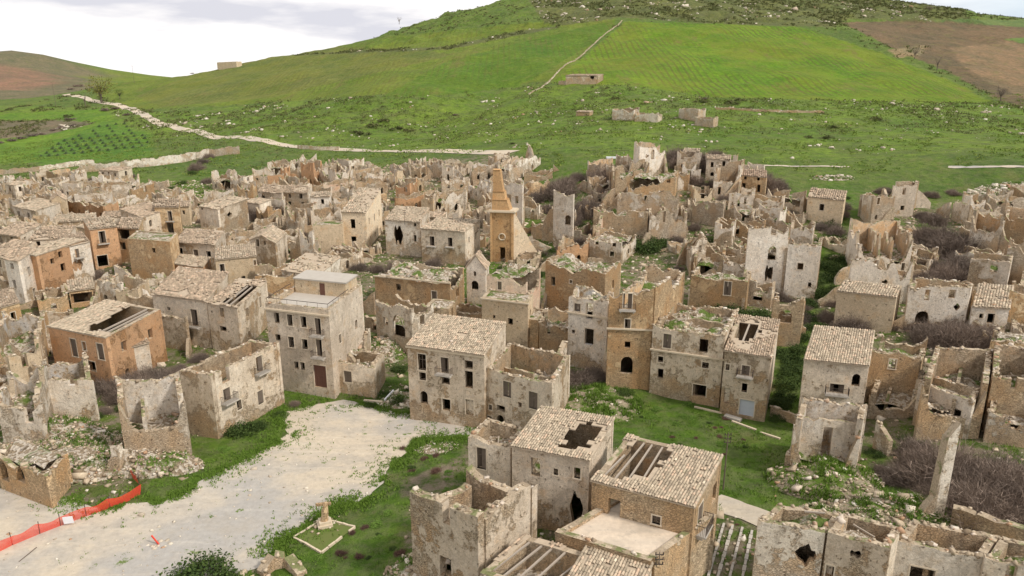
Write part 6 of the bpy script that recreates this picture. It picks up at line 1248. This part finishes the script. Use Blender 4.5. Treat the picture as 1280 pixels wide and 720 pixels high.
# ------------------------------------------------------------------ monument on its kerbed lawn plot
def monument():
    K = [hit(*c) for c in ((367,673),(402,692),(444,660),(405,650))]; P = hit(406, 657); root = empty('kerbed_plot', P); tag(root, 'square grass plot with low stone kerb on the lawn', 'plot'); zt_ = max(k[2] for k in K)+.28
    for i in range(4):
        a, c = K[i], K[(i+1) % 4]; n_ = 5
        for k in range(n_):
            if (i, k) == (1, 3): continue
            q = MB(); s0 = a+(c-a)*(k+.03)/n_; s1 = a+(c-a)*(k+.96)/n_; s0 = np.array((*s0[:2], float(tz(*s0[:2]))+.02+(i+k) % 3*.03)); s1 = np.array((*s1[:2], float(tz(*s1[:2]))+.03+(i*k) % 3*.03)); q.beam(s0, s1, .2, h=.34); q.build('kerb_stone', M['conc'], root, P)
    ng = 7; s_, t_ = np.meshgrid(np.linspace(.01, .99, ng), np.linspace(.01, .99, ng), indexing='ij'); K2 = np.array([k[:2] for k in K]); XY = K2[0]*((1-s_)*(1-t_))[..., None]+K2[1]*(s_*(1-t_))[..., None]+K2[2]*(s_*t_)[..., None]+K2[3]*((1-s_)*t_)[..., None]; Z_ = tz(XY[..., 0], XY[..., 1])+.09; a_ = (np.arange(ng-1)[:, None]*ng+np.arange(ng-1)).ravel()
    npmesh('plot_turf', np.concatenate([XY, Z_[..., None]], -1).reshape(-1, 3), np.c_[a_, a_+ng, a_+ng+1, a_+1], M['turf'], root, P)
    zt_ = float(tz(P[0], P[1]))+.15
    P = np.array((P[0], P[1], zt_-.1)); r2 = empty('stone_monument', P); tag(r2, 'weathered stone pillar monument on the kerbed grass plot', 'monument'); rs = np.random.RandomState(5)
    q = MB(); q.cbox(P+(0, 0, 0), 1.5, 1.5, .35, .4); q.cbox(P+(0, 0, .35), 1.15, 1.15, .3, .4); q.build('plinth', M['conc'], r2, P)
    q = MB(); rr = [.46, .42, .36, .34, .30, .25, .27, .2]; zz = [.65, .9, 1.2, 1.6, 2.0, 2.25, 2.4, 2.7]
    ring = [P+np.array((math.cos(t)*r*rs.uniform(.85, 1.15)+.04*i, math.sin(t)*r*rs.uniform(.85, 1.15), z)) for i, (r, z) in enumerate(zip(rr, zz)) for t in np.linspace(0, 6.283, 9)[:-1]]
    q.add(ring, [(i*8+k, i*8+(k+1) % 8, i*8+8+(k+1) % 8, i*8+8+k) for i in range(7) for k in range(8)]+[tuple(range(56, 64))]); q.build('shaft', WM['ochre'], r2, P)
    q = MB(); q.beam(P+(-.75, 0, 2.45), P+(.8, .1, 2.55), .26); q.build('broken_arm', WM['ochre'], r2, P)
    Vv, Ff = stones(P+rs.normal(0, .7, (40, 3))*np.array((1, 1, 0))+(0, 0, .08), rs.uniform(.12, .35, 40), rs); tag(npmesh('loose_stones', Vv, Ff, M['rub'], r2, P), kind='stuff')
monument()
# ------------------------------------------------------------------ poles, beams and small things
def pole(label, px, py, top, r=.09, arms=True, at=None):
    P = hit(px, py) if at is None else np.array(at); H = solve_h(P, top); root = empty('utility_pole', P); tag(root, label, 'pole'); q = MB(); q.tube([P-(0, 0, .3), P+(0, 0, H)], [r, r*.6], 8); q.build('post', M['wood'], root, P)
    if arms:
        for k in range(3):
            q = MB(); z = H-.25-.45*k; q.beam(P+(-.35, 0, z), P+(.35, 0, z), .07); q.tube([P+(-.3, 0, z+.04), P+(-.3, 0, z+.22)], .05, 6); q.tube([P+(.3, 0, z+.04), P+(.3, 0, z+.22)], .05, 6); q.build('insulator_arm', M['metal'], root, P)
pole('tall dark utility pole on the grass behind the two storey stone house', 904, 612, 541)
pole('thin wooden pole beside the dirt road in the far left meadow', 70, 133, 104, .16, False)
pole('pale pole on the ridge above the dirt road', 168, 104, 82, .14, True)
def wpole(lab, px, pyb, pyt, h):
    P = hit(px, pyb, h); pole(lab, px, pyb, pyt, .06, True, P)
wpole('iron service pole fixed on the stone house corner', 869, 652, 611, 3.5)
wpole('iron service pole on the flat terrace house wall', 824, 700, 690, 5.2)
wpole('thin pole in front of the three window white house', 262, 340, 299, 3)
wpole('thin pole by the cream vents house', 310, 345, 314, 2)
wpole('thin mast on the broken round arch house roof', 506, 279, 262, 8.5)
def plank(label, a, b_, w_, mat, name='plank', cat='beam', lift=.15):
    p, q_ = hit(*a)+(0, 0, lift), hit(*b_)+(0, 0, lift); q = MB(); q.beam(p, q_, w_); tag(q.build(name, M[mat], None, (p+q_)/2), label, cat)
plank('long pale beam lying beside the large cream house', (481,503), (492,491), .22, 'whitep', lift=.4)
plank('grey beam on the grass left of the large cream house', (467,487), (474,494), .18, 'pale_wood')
plank('white slab edge on the grass by the gravel square', (455,502), (478,504), .35, 'surround')
plank('broken concrete beam on the lawn right of the slim white house', (744,507), (757,519), .4, 'conc', lift=.3)
for i, (a, c) in enumerate([((868,509),(902,517)),((915,527),(945,538)),((950,541),(975,549))]): plank(['first kerb line in the grass below the corner house','second kerb line in the grass below the corner house','last kerb line in the grass near the lane'][i], a, c, .3, 'conc', 'kerb', 'kerb', .02)
plank('wide pale slab lying in the grass near the lane', (906,521), (926,527), .9, 'slab', 'slab', 'slab', -.1)
plank('thin stick lying on the gravel by the red net', (24,703), (46,685), .1, 'wood', 'stick', 'stick', .06)
def steps():
    P = hit(905, 690); root = empty('garden_terrace', P); tag(root, 'overgrown stepped stone rows beside the two storey stone house', 'steps')
    for k, (a, c) in enumerate([((905,655),(885,722)),((916,657),(897,722)),((928,660),(912,722)),((940,664),(928,722))]):
        p, q_ = hit(*a), hit(*c); n_ = 9
        for j in range(n_):
            m = MB(); s0 = p+(q_-p)*(j+.04)/n_; s1 = p+(q_-p)*(j+.94)/n_; s0[2] = float(tz(*s0[:2]))+.04; s1[2] = float(tz(*s1[:2]))+.04; m.beam(s0, s1, .22+.1*((j*k) % 2), h=.24); m.build('kerb_stone', M['slab'], root, P)
steps()
P = hit(772, 198); r_ = empty('railed_platform', P); tag(r_, 'small white railed platform left of the topmost white tower', 'platform'); q = MB(); q.cbox(P+(0, 0, 0), 7.5, 2, .5); q.build('slab', M['whitep'], r_, P); q = MB(); rail(q, [P+(-2, -1, .5), P+(3.5, -1, .5)], 2.2, 1.2, .07); q.build('railing', M['metal'], r_, P)
